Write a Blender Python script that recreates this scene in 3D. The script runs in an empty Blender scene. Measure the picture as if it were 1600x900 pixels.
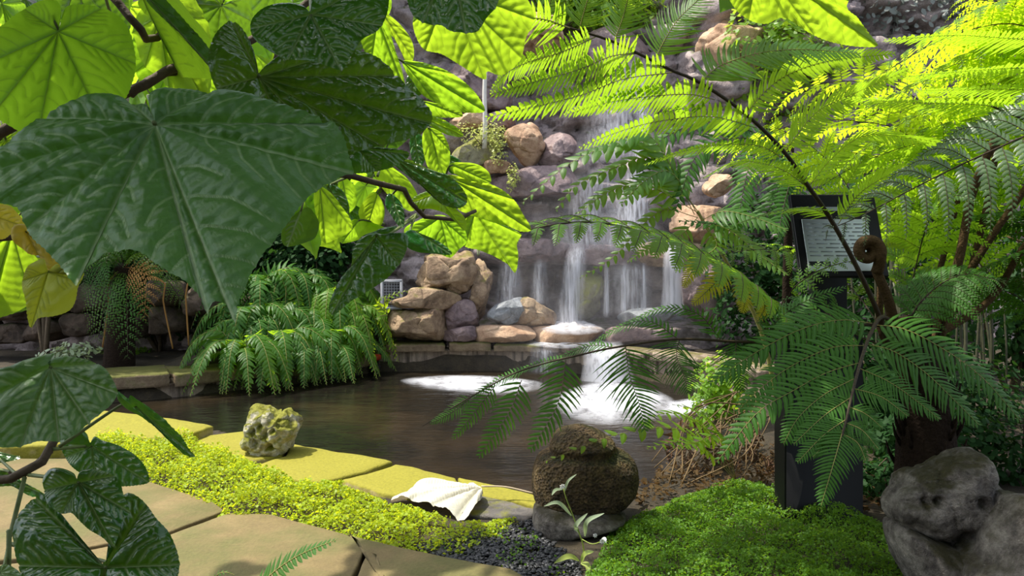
import bpy, math, random
import numpy as np
from mathutils import Vector, Matrix, noise as mnoise

rng = np.random.default_rng(7)
random.seed(7)
F, HZ, H = 1250.0, 380.0, 1.3          # focal length in pixels, horizon row, eye height
SC = bpy.context.scene
COL = SC.collection
SUN = np.array([-0.42, 0.06, 0.88]); SUN /= np.linalg.norm(SUN)

def P(px, py, Y):
    return np.array([(px-800.0)*Y/F, Y, H-(py-HZ)*Y/F])
def G(px, py, z=0.0):                    # point of the level z seen at a pixel
    Y = (H-z)*F/(py-HZ)
    return P(px, py, Y)
def PP(l):
    return np.array([P(*a) for a in l])
def nrm(v):
    v = np.asarray(v, float)
    return v/np.maximum(np.linalg.norm(v, axis=-1, keepdims=True), 1e-9)

# ---------------------------------------------------------------- meshes
class MB:
    """collects vertices / faces / attributes of ONE mesh"""
    def __init__(s):
        s.v=[]; s.f=[]; s.m=[]; s.n=0; s.at={}
    def add(s, v, faces, mat=0, at=None):
        v=np.asarray(v,float).reshape(-1,3)
        for f in faces:
            f=np.asarray(f,int)
            if f.size: s.f.append(f+s.n); s.m.append(np.full(len(f),mat,int))
        for k in set(list(s.at)+list(at or {})):
            if k not in s.at: s.at[k]=[np.zeros(s.n)]
            s.at[k].append(np.asarray(at[k],float).ravel() if at and k in at else np.zeros(len(v)))
        s.v.append(v); s.n+=len(v)
    def tube(s, pts, r, seg=6, mat=0, caps=True):
        pts=np.asarray(pts,float); n=len(pts); r=np.broadcast_to(np.asarray(r,float),(n,))
        t=nrm(np.gradient(pts,axis=0))
        up=np.array([0,0,1.]) if abs(t[0][2])<.9 else np.array([1.,0,0])
        a=np.zeros_like(t); a[0]=nrm(np.cross(up,t[0]))
        for i in range(1,n):
            q=a[i-1]-t[i]*np.dot(a[i-1],t[i]); a[i]=nrm(q)
        b=np.cross(t,a)
        th=np.arange(seg)*2*math.pi/seg
        v=pts[:,None,:]+r[:,None,None]*(np.cos(th)[None,:,None]*a[:,None,:]+np.sin(th)[None,:,None]*b[:,None,:])
        i,j=np.meshgrid(np.arange(n-1),np.arange(seg),indexing='ij')
        q=np.stack([i*seg+j,i*seg+(j+1)%seg,(i+1)*seg+(j+1)%seg,(i+1)*seg+j],-1).reshape(-1,4)
        fs=[q]
        if caps:
            fs.append(np.array([list(range(seg))[::-1]])); fs.append(np.array([[ (n-1)*seg+k for k in range(seg)]]))
        s.add(v.reshape(-1,3),fs,mat)
    def build(s, name, mats, parent=None, origin=None, smooth=True):
        v=np.concatenate(s.v)
        if origin is None:
            lo,hi=v.min(0),v.max(0); origin=np.array([(lo[0]+hi[0])/2,(lo[1]+hi[1])/2,lo[2]])
        origin=np.asarray(origin,float)
        me=bpy.data.meshes.new(name)
        me.vertices.add(len(v)); me.vertices.foreach_set('co',(v-origin).astype(np.float32).ravel())
        sizes=np.concatenate([np.full(len(f),f.shape[1]) for f in s.f])
        idx=np.concatenate([f.ravel() for f in s.f])
        starts=np.concatenate([[0],np.cumsum(sizes)[:-1]])
        me.loops.add(len(idx)); me.loops.foreach_set('vertex_index',idx.astype(np.int32))
        me.polygons.add(len(sizes)); me.polygons.foreach_set('loop_start',starts.astype(np.int32))
        me.polygons.foreach_set('material_index',np.concatenate(s.m).astype(np.int32))
        me.polygons.foreach_set('use_smooth',np.full(len(sizes),smooth))
        me.update(calc_edges=True); me.validate()
        for k,a in s.at.items():
            A=me.attributes.new(k,'FLOAT','POINT'); A.data.foreach_set('value',np.concatenate(a).astype(np.float32))
        for m in (mats if isinstance(mats,(list,tuple)) else [mats]): me.materials.append(m)
        o=bpy.data.objects.new(name,me); COL.objects.link(o)
        place(o,origin,parent)
        return o
WORLD={}
def place(o,origin,parent):
    WORLD[o.name]=np.asarray(origin,float)
    if parent is not None:
        o.parent=parent; o.location=Vector(origin-WORLD[parent.name])
    else: o.location=Vector(origin)
def thing(name,label,cat,loc,group=None):
    o=bpy.data.objects.new(name,None); COL.objects.link(o); o.empty_display_size=.1
    place(o,np.asarray(loc,float),None)
    return tag(o,label,cat,group)
def tag(o,label=None,cat=None,group=None,kind=None):
    if label: o['label']=label
    if cat: o['category']=cat
    if group: o['group']=group
    if kind: o['kind']=kind
    return o
def struct(o,label=None,cat=None): return tag(o,label,cat,kind='structure')

def spline(pts,n,closed=False):
    """Catmull-Rom through pts, n samples evenly by length"""
    p=np.asarray(pts,float)
    if closed: q=np.concatenate([p[-1:],p,p[:2]])
    else: q=np.concatenate([2*p[:1]-p[1:2],p,2*p[-1:]-p[-2:-1]])
    out=[]; m=16
    for i in range(len(q)-3):
        t=np.linspace(0,1,m,endpoint=False)[:,None]
        a,b,c,d=q[i:i+4]
        out.append(.5*(2*b+(c-a)*t+(2*a-5*b+4*c-d)*t**2+(3*b-a-3*c+d)*t**3))
    o=np.concatenate(out+([q[1:2]] if closed else [q[-2:-1]]))
    L=np.concatenate([[0],np.cumsum(np.linalg.norm(np.diff(o,axis=0),axis=1))])
    s=np.linspace(0,L[-1],n,endpoint=not closed)
    return np.stack([np.interp(s,L,o[:,k]) for k in range(p.shape[1])],-1)

def vnoise(p,scale=1.0,seed=0.0,oct=3):
    """fractal noise in -1..1 for an array of points"""
    out=np.empty(len(p))
    for i,q in enumerate(p):
        out[i]=mnoise.fractal(Vector((q[0]*scale+seed,q[1]*scale+seed*1.7,q[2]*scale-seed)),1.0,2.0,oct)
    return out
def vcell(p,scale,seed=0.0):
    d1=np.empty(len(p)); c=np.empty(len(p))
    for i,q in enumerate(p):
        d,pt=mnoise.voronoi(Vector((q[0]*scale+seed,q[1]*scale-seed,q[2]*scale+seed*.3)))
        d1[i]=d[1]-d[0]; c[i]=mnoise.cell(pt[0]*7.31+Vector((.3,.7,.2)))
    return d1,c

# ---------------------------------------------------------------- materials
def newmat(name):
    m=bpy.data.materials.new(name); m.use_nodes=True
    nt=m.node_tree; nt.nodes.clear()
    out=nt.nodes.new('ShaderNodeOutputMaterial')
    return m,nt,out
class NT:
    def __init__(s,nt): s.nt=nt
    def n(s,t,**k):
        x=s.nt.nodes.new(t)
        for a,b in k.items():
            if a.startswith('i_'): x.inputs[a[2:].replace('_',' ')].default_value=b
            else: setattr(x,a,b)
        return x
    def l(s,a,b): s.nt.links.new(a,b)
    def math(s,op,a,b=None,clamp=False):
        x=s.nt.nodes.new('ShaderNodeMath'); x.operation=op; x.use_clamp=clamp
        for i,q in enumerate((a,b)):
            if q is None: continue
            if isinstance(q,(int,float)): x.inputs[i].default_value=q
            else: s.l(q,x.inputs[i])
        return x.outputs[0]
    def mix(s,f,a,b,mode='MIX'):
        x=s.nt.nodes.new('ShaderNodeMix'); x.data_type='RGBA'; x.blend_type=mode
        for i,q in ((0,f),(6,a),(7,b)):
            if isinstance(q,(int,float)): x.inputs[i].default_value=q
            elif isinstance(q,tuple): x.inputs[i].default_value=q if len(q)==4 else q+(1,)
            else: s.l(q,x.inputs[i])
        return x.outputs[2]
    def ramp(s,f,stops):
        x=s.nt.nodes.new('ShaderNodeValToRGB'); e=x.color_ramp.elements
        while len(e)<len(stops): e.new(.5)
        for i,(p,c) in enumerate(stops):
            e[i].position=p; e[i].color=(c if isinstance(c,tuple) else (c,c,c))[:3]+(1,)
        s.l(f,x.inputs[0]); return x.outputs[0]
    def noise(s,vec,scale,detail=4,rough=.55):
        x=s.n('ShaderNodeTexNoise'); x.inputs['Scale'].default_value=scale
        x.inputs['Detail'].default_value=detail; x.inputs['Roughness'].default_value=rough
        if vec is not None: s.l(vec,x.inputs['Vector'])
        return x.outputs['Fac']
    def voro(s,vec,scale,feat='F1'):
        x=s.n('ShaderNodeTexVoronoi'); x.feature=feat; x.inputs['Scale'].default_value=scale
        s.l(vec,x.inputs['Vector']); return x.outputs['Distance']
    def bump(s,h,st,dist=.01,normal=None):
        x=s.n('ShaderNodeBump'); x.inputs['Strength'].default_value=st; x.inputs['Distance'].default_value=dist
        s.l(h,x.inputs['Height'])
        if normal is not None: s.l(normal,x.inputs['Normal'])
        return x.outputs[0]
    def attr(s,name):
        x=s.n('ShaderNodeAttribute'); x.attribute_name=name; return x.outputs['Fac']
    def pos(s):
        return s.n('ShaderNodeNewGeometry').outputs['Position']

def leaf_mat(name,top,under,trans,tmix=.45,rough=.3,vein=(.25,.38,.12),vw=.0016,ladder=420.,bump=.5,spots=None,spec=.5,tvein=.35):
    m,nt,out=newmat(name); q=NT(nt)
    vd=q.attr('vd'); vd2=q.attr('vd2'); lr=q.attr('lr')
    ob=q.n('ShaderNodeObjectInfo').outputs['Random']
    pos=q.n('ShaderNodeTexCoord').outputs['Object']
    v1=q.math('SUBTRACT',1.0,q.math('DIVIDE',vd,vw),True)
    v2=q.math('SUBTRACT',1.0,q.math('DIVIDE',vd2,vw*.85),True)
    v2=q.math('MULTIPLY',v2,.7)
    v=q.math('MAXIMUM',v1,v2)
    wob=q.math('MULTIPLY',q.noise(pos,30,2),.02)
    lad=q.math('SINE',q.math('MULTIPLY',q.math('ADD',lr,wob),ladder))
    net=q.voro(pos,170,'DISTANCE_TO_EDGE')
    nz=q.noise(pos,14,3)
    back=q.n('ShaderNodeNewGeometry').outputs['Backfacing']
    hsv=q.n('ShaderNodeHueSaturation')
    q.l(q.math('ADD',.488,q.math('MULTIPLY',ob,.024)),hsv.inputs['Hue'])
    q.l(q.math('ADD',.8,q.math('MULTIPLY',ob,.4)),hsv.inputs['Value'])
    c=q.mix(nz,tuple(x*.75 for x in top),tuple(min(1,x*1.25) for x in top))
    c=q.mix(back,c,under)
    c=q.mix(v,c,vein)
    if spots:
        sp=q.ramp(q.noise(pos,spots[1],2),[(spots[2],0.),(spots[2]+.04,1.)])
        c=q.mix(sp,c,spots[0])
    q.l(c,hsv.inputs['Color'])
    h=q.math('ADD',q.math('MULTIPLY',lad,.55),q.math('MULTIPLY',q.math('MINIMUM',net,.3),.6))
    h=q.math('SUBTRACT',h,q.math('MULTIPLY',v,.9))
    nb=q.bump(h,bump,.0022)
    pr=q.n('ShaderNodeBsdfPrincipled'); q.l(hsv.outputs[0],pr.inputs['Base Color'])
    q.l(q.math('ADD',q.math('ADD',rough,q.math('MULTIPLY',q.noise(pos,40,3),.12)),q.math('MULTIPLY',back,.3)),pr.inputs['Roughness'])
    pr.inputs['Specular IOR Level'].default_value=spec; q.l(nb,pr.inputs['Normal'])
    tr=q.n('ShaderNodeBsdfTranslucent')
    tc=q.mix(v,trans,tuple(x*tvein for x in trans))
    tc=q.mix(q.math('MULTIPLY',nz,.5),tc,tuple(x*.72 for x in trans))
    if spots: tc=q.mix(sp,tc,spots[0])
    h2=q.n('ShaderNodeHueSaturation')
    q.l(q.math('ADD',.488,q.math('MULTIPLY',ob,.024)),h2.inputs['Hue']); q.l(tc,h2.inputs['Color'])
    q.l(h2.outputs[0],tr.inputs['Color']); q.l(nb,tr.inputs['Normal'])
    mx=q.n('ShaderNodeMixShader'); mx.inputs[0].default_value=tmix
    q.l(pr.outputs[0],mx.inputs[1]); q.l(tr.outputs[0],mx.inputs[2]); q.l(mx.outputs[0],out.inputs[0])
    return m

def foliage_mat(name,top,trans,tmix=.5,rough=.45,spec=.4,var=.35):
    """thin fern / herb leaves"""
    m,nt,out=newmat(name); q=NT(nt)
    pos=q.pos(); nz=q.noise(pos,3.5,2); nz2=q.noise(pos,40,1)
    f=q.math('ADD',q.math('MULTIPLY',nz,.7),q.math('MULTIPLY',nz2,.3))
    c=q.mix(f,tuple(x*(1-var) for x in top),tuple(min(1,x*(1+var)) for x in top))
    t=q.mix(f,tuple(x*(1-var*.6) for x in trans),tuple(min(1,x*(1+var*.6)) for x in trans))
    md=q.math('POWER',q.attr('mid'),5.); c=q.mix(q.math('MULTIPLY',md,.55),c,tuple(min(1,x*1.9+.06) for x in top))
    pr=q.n('ShaderNodeBsdfPrincipled'); q.l(c,pr.inputs['Base Color'])
    pr.inputs['Roughness'].default_value=rough; pr.inputs['Specular IOR Level'].default_value=spec
    tr=q.n('ShaderNodeBsdfTranslucent'); q.l(t,tr.inputs['Color'])
    mx=q.n('ShaderNodeMixShader'); mx.inputs[0].default_value=tmix
    q.l(pr.outputs[0],mx.inputs[1]); q.l(tr.outputs[0],mx.inputs[2]); q.l(mx.outputs[0],out.inputs[0])
    return m

def rock_mat(name,cols,scale=6.,bump=.6,moss=None,mossamt=.5,rough=.85,pits=0.,wet=0.,mossscale=7.,streak=None,speck=None):
    m,nt,out=newmat(name); q=NT(nt)
    pos=q.pos()
    a=q.noise(pos,scale,6,.6); b=q.noise(pos,scale*4.7,5,.6)
    f=q.math('ADD',q.math('MULTIPLY',a,.7),q.math('MULTIPLY',b,.3))
    k=len(cols)
    c=q.ramp(f,[(.32+.36*i/max(1,k-1),cols[i]) for i in range(k)])
    fine=q.noise(pos,scale*22,3,.7)
    c=q.mix(.35,c,q.ramp(fine,[(.3,.25),(.7,.85)]),'OVERLAY')
    if speck:
        sp=q.ramp(q.noise(pos,speck[1],2,.6),[(speck[2],0.),(speck[2]+.05,1.)]); c=q.mix(sp,c,speck[0])
    if streak:
        mp=q.n('ShaderNodeMapping'); mp.inputs['Scale'].default_value=(1,1,.08); q.l(pos,mp.inputs['Vector'])
        st=q.ramp(q.noise(mp.outputs[0],streak[1],4),[(.45,0.),(.62,1.)]); c=q.mix(st,c,streak[0])
    if moss:
        nz=q.n('ShaderNodeSeparateXYZ'); q.l(q.n('ShaderNodeNewGeometry').outputs['Normal'],nz.inputs[0])
        mm=q.math('ADD',q.noise(pos,mossscale,5,.65),q.math('MULTIPLY',nz.outputs[2],.28))
        mk=q.ramp(mm,[(1-mossamt-.1,0.),(1-mossamt+.08,1.)])
        mc=q.mix(q.noise(pos,60,3),tuple(x*.55 for x in moss),tuple(min(1,x*1.35) for x in moss))
        c=q.mix(mk,c,mc)
    h=q.math('ADD',q.math('MULTIPLY',b,1.),q.math('MULTIPLY',fine,.35))
    if pits:
        h=q.math('ADD',h,q.math('MULTIPLY',q.voro(pos,pits),1.5))
    nb=q.bump(h,bump,.02)
    pr=q.n('ShaderNodeBsdfPrincipled'); q.l(c,pr.inputs['Base Color'])
    if wet:
        q.l(q.math('SUBTRACT',rough,q.math('MULTIPLY',q.ramp(a,[(.4,0.),(.6,1.)]),wet)),pr.inputs['Roughness'])
    else: pr.inputs['Roughness'].default_value=rough
    pr.inputs['Specular IOR Level'].default_value=.35
    q.l(nb,pr.inputs['Normal']); q.l(pr.outputs[0],out.inputs[0])
    return m
def plain_mat(name,col,rough=.6,spec=.4,nscale=20,var=.2,bump=.15):
    m,nt,out=newmat(name); q=NT(nt)
    pos=q.pos(); nz=q.noise(pos,nscale,4)
    c=q.mix(nz,tuple(x*(1-var) for x in col),tuple(min(1,x*(1+var)) for x in col))
    pr=q.n('ShaderNodeBsdfPrincipled'); q.l(c,pr.inputs['Base Color'])
    pr.inputs['Roughness'].default_value=rough; pr.inputs['Specular IOR Level'].default_value=spec
    q.l(q.bump(nz,bump,.01),pr.inputs['Normal']); q.l(pr.outputs[0],out.inputs[0])
    return m

# ---------------------------------------------------------------- rocks
def sphere_dirs(nu=72,nv=40):
    th=np.linspace(0,2*math.pi,nu,endpoint=False); ph=np.linspace(0,math.pi,nv)[1:-1]
    d=np.stack([np.outer(np.sin(ph),np.cos(th)),np.outer(np.sin(ph),np.sin(th)),np.outer(np.cos(ph),np.ones(nu))],-1).reshape(-1,3)
    d=np.concatenate([d,[[0,0,1],[0,0,-1]]])
    n=nv-2
    i,j=np.meshgrid(np.arange(n-1),np.arange(nu),indexing='ij')
    q=np.stack([i*nu+j,(i+1)*nu+j,(i+1)*nu+(j+1)%nu,i*nu+(j+1)%nu],-1).reshape(-1,4)
    k=np.arange(nu)
    t1=np.stack([np.full(nu,n*nu),k,(k+1)%nu],-1); t2=np.stack([np.full(nu,n*nu+1),(n-1)*nu+(k+1)%nu,(n-1)*nu+k],-1)
    return d,[q,np.concatenate([t1,t2])]
def rock(name,outline,Y,depth,mat,box=.75,amp=.06,nscale=4.,facet=0.,fscale=3.,pit=0.,pscale=8.,seed=None,parent=None,nu=72,nv=40,boxy=.8,holes=(),cuts=0,groove=None):
    """a boulder whose girdle follows an outline (pixels at distance Y) and that has a real depth"""
    seed=rng.uniform(0,50) if seed is None else seed
    o=np.array([P(x,y,Y) for x,y in outline]); 
    o=spline(o,160,True); c=(o.min(0)+o.max(0))/2
    u=o[:,[0,2]]-c[[0,2]]
    ang=np.arctan2(u[:,1],u[:,0]); R=np.linalg.norm(u,axis=1); k=np.argsort(ang); ang,R=ang[k],R[k]
    d,fs=sphere_dirs(nu,nv)
    # pole along the depth axis
    d=np.stack([d[:,0],-d[:,2],d[:,1]],-1)
    phi=np.arctan2(d[:,2],d[:,0]); rho=np.sqrt(d[:,0]**2+d[:,2]**2)
    Rr=np.interp(phi,np.concatenate([ang-2*math.pi,ang,ang+2*math.pi]),np.tile(R,3))
    size=R.mean()
    rr=np.abs(rho)**box*Rr
    v=np.stack([np.cos(phi)*rr,np.sign(d[:,1])*np.abs(d[:,1])**boxy*depth/2,np.sin(phi)*rr],-1)
    rk=np.random.default_rng(int(seed*100)+1)
    for k in range(cuts):
        nk=nrm(rk.normal(size=3)*[1,1.3,1]); 
        nk[1]=-abs(nk[1]); nk=nrm(nk-[0,.25,0])
        e=v@nk; hk=e.max()*rk.uniform(.66,.9); v=v-np.maximum(0,e-hk)[:,None]*nk*.92
    dirs=nrm(v)
    p=v+c
    disp=vnoise(p,nscale/size/3,seed,4)*amp*size
    if facet:
        e,cc=vcell(p,fscale/size/3,seed)
        disp+=(cc*.5)*facet*size-np.exp(-e*9)*facet*size*.35
    if pit:
        e,cc=vcell(p,pscale/size/3,seed+9)
        disp-=np.clip(.42-(.42*np.minimum(1,e*2.2)),0,1)*0+np.where(cc>0.05,np.exp(-((1-np.clip(e,0,1))*1.6)**2),0)*pit*size
    p=p+dirs*disp[:,None]
    if groove:
        gz=H-(groove[0]-HZ)*Y/F; gw=groove[1]*Y/F; k=1-groove[2]*np.exp(-((p[:,2]-gz)/gw)**2)
        p[:,0]=c[0]+(p[:,0]-c[0])*k; p[:,1]=c[1]+(p[:,1]-c[1])*k
    for (hx,hy,hr,hd) in holes:
        hc=P(hx,hy,Y); dd=np.hypot(p[:,0]-hc[0],p[:,2]-hc[2]); front=p[:,1]<c[1]+depth*.1
        p[:,1]+=np.where(front,np.exp(-(dd/hr)**2)*hd,0)
    b=MB(); b.add(p,[f for f in fs])
    return b.build(name,mat,parent)

def prism(name,poly,z0,z1,mat,parent=None,bev=.015,wob=.0,seed=0.,origin=None,mb=None,mi=0,step=.06):
    """a stone slab from a plan outline (x,y), edges broken and tops slightly uneven"""
    poly=np.asarray(poly,float)
    a=.5*np.sum(poly[:,0]*np.roll(poly[:,1],-1)-np.roll(poly[:,0],-1)*poly[:,1])
    if a<0: poly=poly[::-1]
    pts=[]
    for i in range(len(poly)):
        p,q=poly[i],poly[(i+1)%len(poly)]; n=max(1,int(np.linalg.norm(q-p)/step))
        for k in range(n): pts.append(p+(q-p)*k/n)
    o=np.array(pts); c=o.mean(0); n=len(o)
    t=nrm(np.roll(o,-1,0)-np.roll(o,1,0)); nor=np.stack([t[:,1],-t[:,0]],-1)
    w=np.array([mnoise.noise(Vector((x*9+seed,y*9,seed))) for x,y in o])[:,None]*wob
    o=o+nor*w
    rings=[]
    def ring(off,z,zw=0.):
        q=o-nor*off
        zz=np.full(n,z)+zw*np.array([mnoise.noise(Vector((x*6+seed,y*6,3.))) for x,y in q])
        rings.append(np.concatenate([q,zz[:,None]],1))
    ring(0,z0); 
    for k in range(1,4): ring(wob*.3*(k%2),z0+(z1-bev-z0)*k/4)
    ring(0,z1-bev); ring(bev*.35,z1-bev*.35); ring(bev,z1,0)
    for f in (.8,.6,.4,.2):
        q=c+(o-nor*bev-c)*f
        zz=np.full(n,z1)+wob*.35*np.array([mnoise.noise(Vector((x*6+seed,y*6,3.))) for x,y in q])
        rings.append(np.concatenate([q,zz[:,None]],1))
    v=np.concatenate(rings+[np.array([[c[0],c[1],z1]])]); m=len(rings)
    i,j=np.meshgrid(np.arange(m-1),np.arange(n),indexing='ij')
    q=np.stack([i*n+j,i*n+(j+1)%n,(i+1)*n+(j+1)%n,(i+1)*n+j],-1).reshape(-1,4)
    k=np.arange(n); tri=np.stack([(m-1)*n+k,(m-1)*n+(k+1)%n,np.full(n,m*n)],-1)
    b=mb or MB(); b.add(v,[q,tri,np.array([list(range(n))[::-1]])],mi)
    return b if mb else b.build(name,mat,parent,origin)
def box(b,c,s,rot=0.,mat=0,bev=.004,tilt=None):
    """a bevelled box added to a builder (centre, size)"""
    x,y,z=[k/2 for k in s]
    vs=[]
    for sx in (-1,1):
        for sy in (-1,1):
            for sz in (-1,1):
                for ax in range(3):
                    v=np.array([sx*x,sy*y,sz*z]); 
                    for k in range(3):
                        if k!=ax: v[k]-=np.sign(v[k])*bev
                    vs.append(v)
    vs=np.array(vs)
    I=lambda sx,sy,sz,ax:(((sx>0)*2+(sy>0))*2+(sz>0))*3+ax
    fs=[];tr=[]
    for s0 in (-1,1):
        a=[I(s0,-1,-1,0),I(s0,1,-1,0),I(s0,1,1,0),I(s0,-1,1,0)]; fs.append(a if s0>0 else a[::-1])
        a=[I(-1,s0,-1,1),I(1,s0,-1,1),I(1,s0,1,1),I(-1,s0,1,1)]; fs.append(a[::-1] if s0>0 else a)
        a=[I(-1,-1,s0,2),I(1,-1,s0,2),I(1,1,s0,2),I(-1,1,s0,2)]; fs.append(a if s0>0 else a[::-1])
    for s1 in (-1,1):
        for s2 in (-1,1):
            fs.append([I(-1,s1,s2,1),I(1,s1,s2,1),I(1,s1,s2,2),I(-1,s1,s2,2)])
            fs.append([I(s1,-1,s2,0),I(s1,1,s2,0),I(s1,1,s2,2),I(s1,-1,s2,2)])
            fs.append([I(s1,s2,-1,0),I(s1,s2,1,0),I(s1,s2,1,1),I(s1,s2,-1,1)])
            for s3 in (-1,1): tr.append([I(s1,s2,s3,0),I(s1,s2,s3,1),I(s1,s2,s3,2)])
    M=np.eye(3)
    if tilt is not None: M=np.array(Matrix.Rotation(tilt,3,'X'))
    M=np.array(Matrix.Rotation(rot,3,'Z'))@M
    b.add(vs@M.T+np.asarray(c),[np.array(fs),np.array(tr)],mat)
EXPOSURE=0.3; SKY_STRENGTH=.33; SUN_STRENGTH=6.5; SPRAY=.5
# ================================================================ camera, sky, sun
cam=bpy.data.cameras.new('camera'); co=bpy.data.objects.new('camera',cam); COL.objects.link(co)
co.location=(0,0,H); co.rotation_euler=(math.pi/2,0,0); cam.sensor_width=36; cam.lens=36*F/1600; cam.shift_y=-(450-HZ)/1600
cam.clip_start=.05; SC.camera=co
SC.view_settings.view_transform='Standard'; SC.view_settings.look='None'; SC.view_settings.gamma=1; SC.view_settings.use_curve_mapping=False
SC.view_settings.exposure=EXPOSURE
w=bpy.data.worlds.new('sky'); SC.world=w; w.use_nodes=True; nt=w.node_tree; nt.nodes.clear(); q=NT(nt)
sky=q.n('ShaderNodeTexSky'); sky.sky_type='NISHITA'; sky.sun_disc=False
sky.sun_elevation=math.asin(SUN[2]); sky.sun_rotation=math.atan2(SUN[0],SUN[1]); sky.air_density=1.; sky.dust_density=2.
hs=q.n('ShaderNodeHueSaturation'); hs.inputs['Saturation'].default_value=.55; q.l(sky.outputs[0],hs.inputs['Color']); bg=q.n('ShaderNodeBackground'); q.l(hs.outputs[0],bg.inputs[0]); bg.inputs[1].default_value=SKY_STRENGTH
wo=q.n('ShaderNodeOutputWorld'); q.l(bg.outputs[0],wo.inputs[0])
sl=bpy.data.lights.new('sun','SUN'); sl.energy=SUN_STRENGTH; sl.angle=math.radians(.8); sl.color=(1,.95,.84)
so=bpy.data.objects.new('sun',sl); COL.objects.link(so); so.rotation_euler=Vector(SUN).to_track_quat('Z','Y').to_euler(); so.location=(-3,4,8)
SC.cycles.use_denoising=True; SC.cycles.max_bounces=10; SC.cycles.transparent_max_bounces=24; SC.cycles.transmission_bounces=6
SC.cycles.sample_clamp_indirect=6

# ================================================================ materials of the setting
M_SOIL=rock_mat('soil',[(.016,.012,.007),(.035,.026,.014),(.06,.044,.022)],9,.8)
M_PAVE=rock_mat('sandstone_paving',[(.105,.076,.030),(.145,.106,.042),(.18,.132,.055)],3.2,.25,moss=(.11,.10,.03),mossamt=.22,rough=.8,mossscale=2.2)
M_KERB=rock_mat('mossy_kerb_stone',[(.24,.19,.10),(.34,.27,.14),(.42,.34,.18)],5,.35,moss=(.215,.195,.016),mossamt=.52,rough=.85,mossscale=3)
M_LEDGE=rock_mat('ledge_stone',[(.09,.06,.035),(.17,.12,.07),(.26,.2,.12)],5,.6,moss=(.085,.085,.012),mossamt=.34,mossscale=5)
M_POOLWALL=rock_mat('rendered_pool_wall',[(.15,.11,.085),(.25,.19,.14),(.33,.26,.19)],4,.3,moss=(.1,.09,.02),mossamt=.22,streak=((.06,.045,.03),14))
M_CLIFF=rock_mat('cliff_stone',[(.08,.062,.06),(.2,.156,.15),(.31,.25,.235),(.42,.345,.32)],3,1.,moss=(.08,.09,.02),mossamt=.2,rough=.75,wet=.35)

POND=np.array([(-4.2,6.9),(-3.2,6.25),(-2.12,5.72),(-.7,4.82),(.12,4.15),(.75,4.4),(1.15,5.3),(1.75,6.4),(2.3,7.1),(1.93,7.8),(1.5,8.4),(.9,8.85),(0,9.1),(-1.52,9.06),(-1.91,8.55),(-2.41,8.13),(-2.87,7.81),(-3.33,7.43),(-3.77,7.25)])
def inside(p,poly):
    x,y=p[:,0],p[:,1]; c=np.zeros(len(p),bool); j=len(poly)-1
    for i in range(len(poly)):
        a,b=poly[i],poly[j]
        with np.errstate(divide='ignore',invalid='ignore'):
            c^=((a[1]>y)!=(b[1]>y))&(x<(b[0]-a[0])*(y-a[1])/(b[1]-a[1])+a[0])
        j=i
    return c
def polydist(p,poly):
    d=np.full(len(p),1e9)
    for i in range(len(poly)):
        a,b=poly[i],poly[(i+1)%len(poly)]; ab=b-a
        t=np.clip(((p-a)@ab)/(ab@ab),0,1); d=np.minimum(d,np.linalg.norm(p-a-t[:,None]*ab,axis=1))
    return d
def ground_z(x,y):
    x=np.atleast_1d(np.asarray(x,float)); y=np.atleast_1d(np.asarray(y,float)); p=np.stack([x,y],-1)
    d=polydist(p,POND); ins=inside(p,POND)
    z=np.full(len(x),-.035)
    behind=(y>7.3-.0*x)&~ins&((y>9.0)|(x<-1.3)|(x>1.6))
    z=np.where(behind,.03,z)
    z=np.where((x>1.2)&(y>5)&~ins,-.035+.12*np.clip((x-1.2)/1.5,0,1),z)
    wl=7.35+(x+3.6)*.72   # line of the far bank wall
    bank=np.clip((y-np.clip(wl,7.2,9.1)-.25)/1.0,0,1); bx=np.exp(-((x+2.35)/.95)**4)
    z=np.where(behind,z+.85*bank*bx,z)
    return np.where(ins,-.035-.5*np.clip(d/.12,0,1),z)
xs=np.concatenate([np.linspace(-9,-4.2,18),np.linspace(-4,3,150),np.linspace(3.2,9,22)]); ys=np.concatenate([np.linspace(-2,3,26),np.linspace(3.1,9.4,130),np.linspace(9.6,14,12)])
gx,gy=np.meshgrid(xs,ys); gp=np.stack([gx.ravel(),gy.ravel()],-1); gz=ground_z(gp[:,0],gp[:,1])
v=np.concatenate([gp,gz[:,None]],1); v[:,2]+=vnoise(v,2.5,3,3)*.015
nx=len(xs); i,j=np.meshgrid(np.arange(len(ys)-1),np.arange(nx-1),indexing='ij')
b=MB(); b.add(v,[np.stack([i*nx+j,i*nx+j+1,(i+1)*nx+j+1,(i+1)*nx+j],-1).reshape(-1,4)])
struct(b.build('ground',M_SOIL))

# pond walls: plan polyline, with height
def wall(name,pl,z0,z1,th,mat):
    pl=spline(np.array(pl,float),60); t=nrm(np.gradient(pl,axis=0)); nn=np.stack([-t[:,1],t[:,0]],-1)
    outer=pl+nn*th; n=len(pl); zs=np.linspace(z0,z1,8)
    prof=[(pl,z) for z in zs]+[(pl+nn*.015,z1+.012),(outer,z1+.012),(outer,z0)]
    v=[]
    for k,(q_,z) in enumerate(prof):
        a=np.concatenate([q_,np.full((n,1),z)],1)
        if k<8: a[:,:2]+=nn*(vnoise(a,3.,5,3)*.02)[:,None]
        v.append(a)
    v=np.concatenate(v); m=len(prof)
    i,j=np.meshgrid(np.arange(m-1),np.arange(n-1),indexing='ij')
    b=MB(); b.add(v,[np.stack([i*n+j,i*n+j+1,(i+1)*n+j+1,(i+1)*n+j],-1).reshape(-1,4)])
    return struct(b.build(name,mat))
BACKL=[(1.93,7.8),(1.5,8.4),(.9,8.85),(0,9.1),(-.8,9.1),(-1.52,9.06)]
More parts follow.
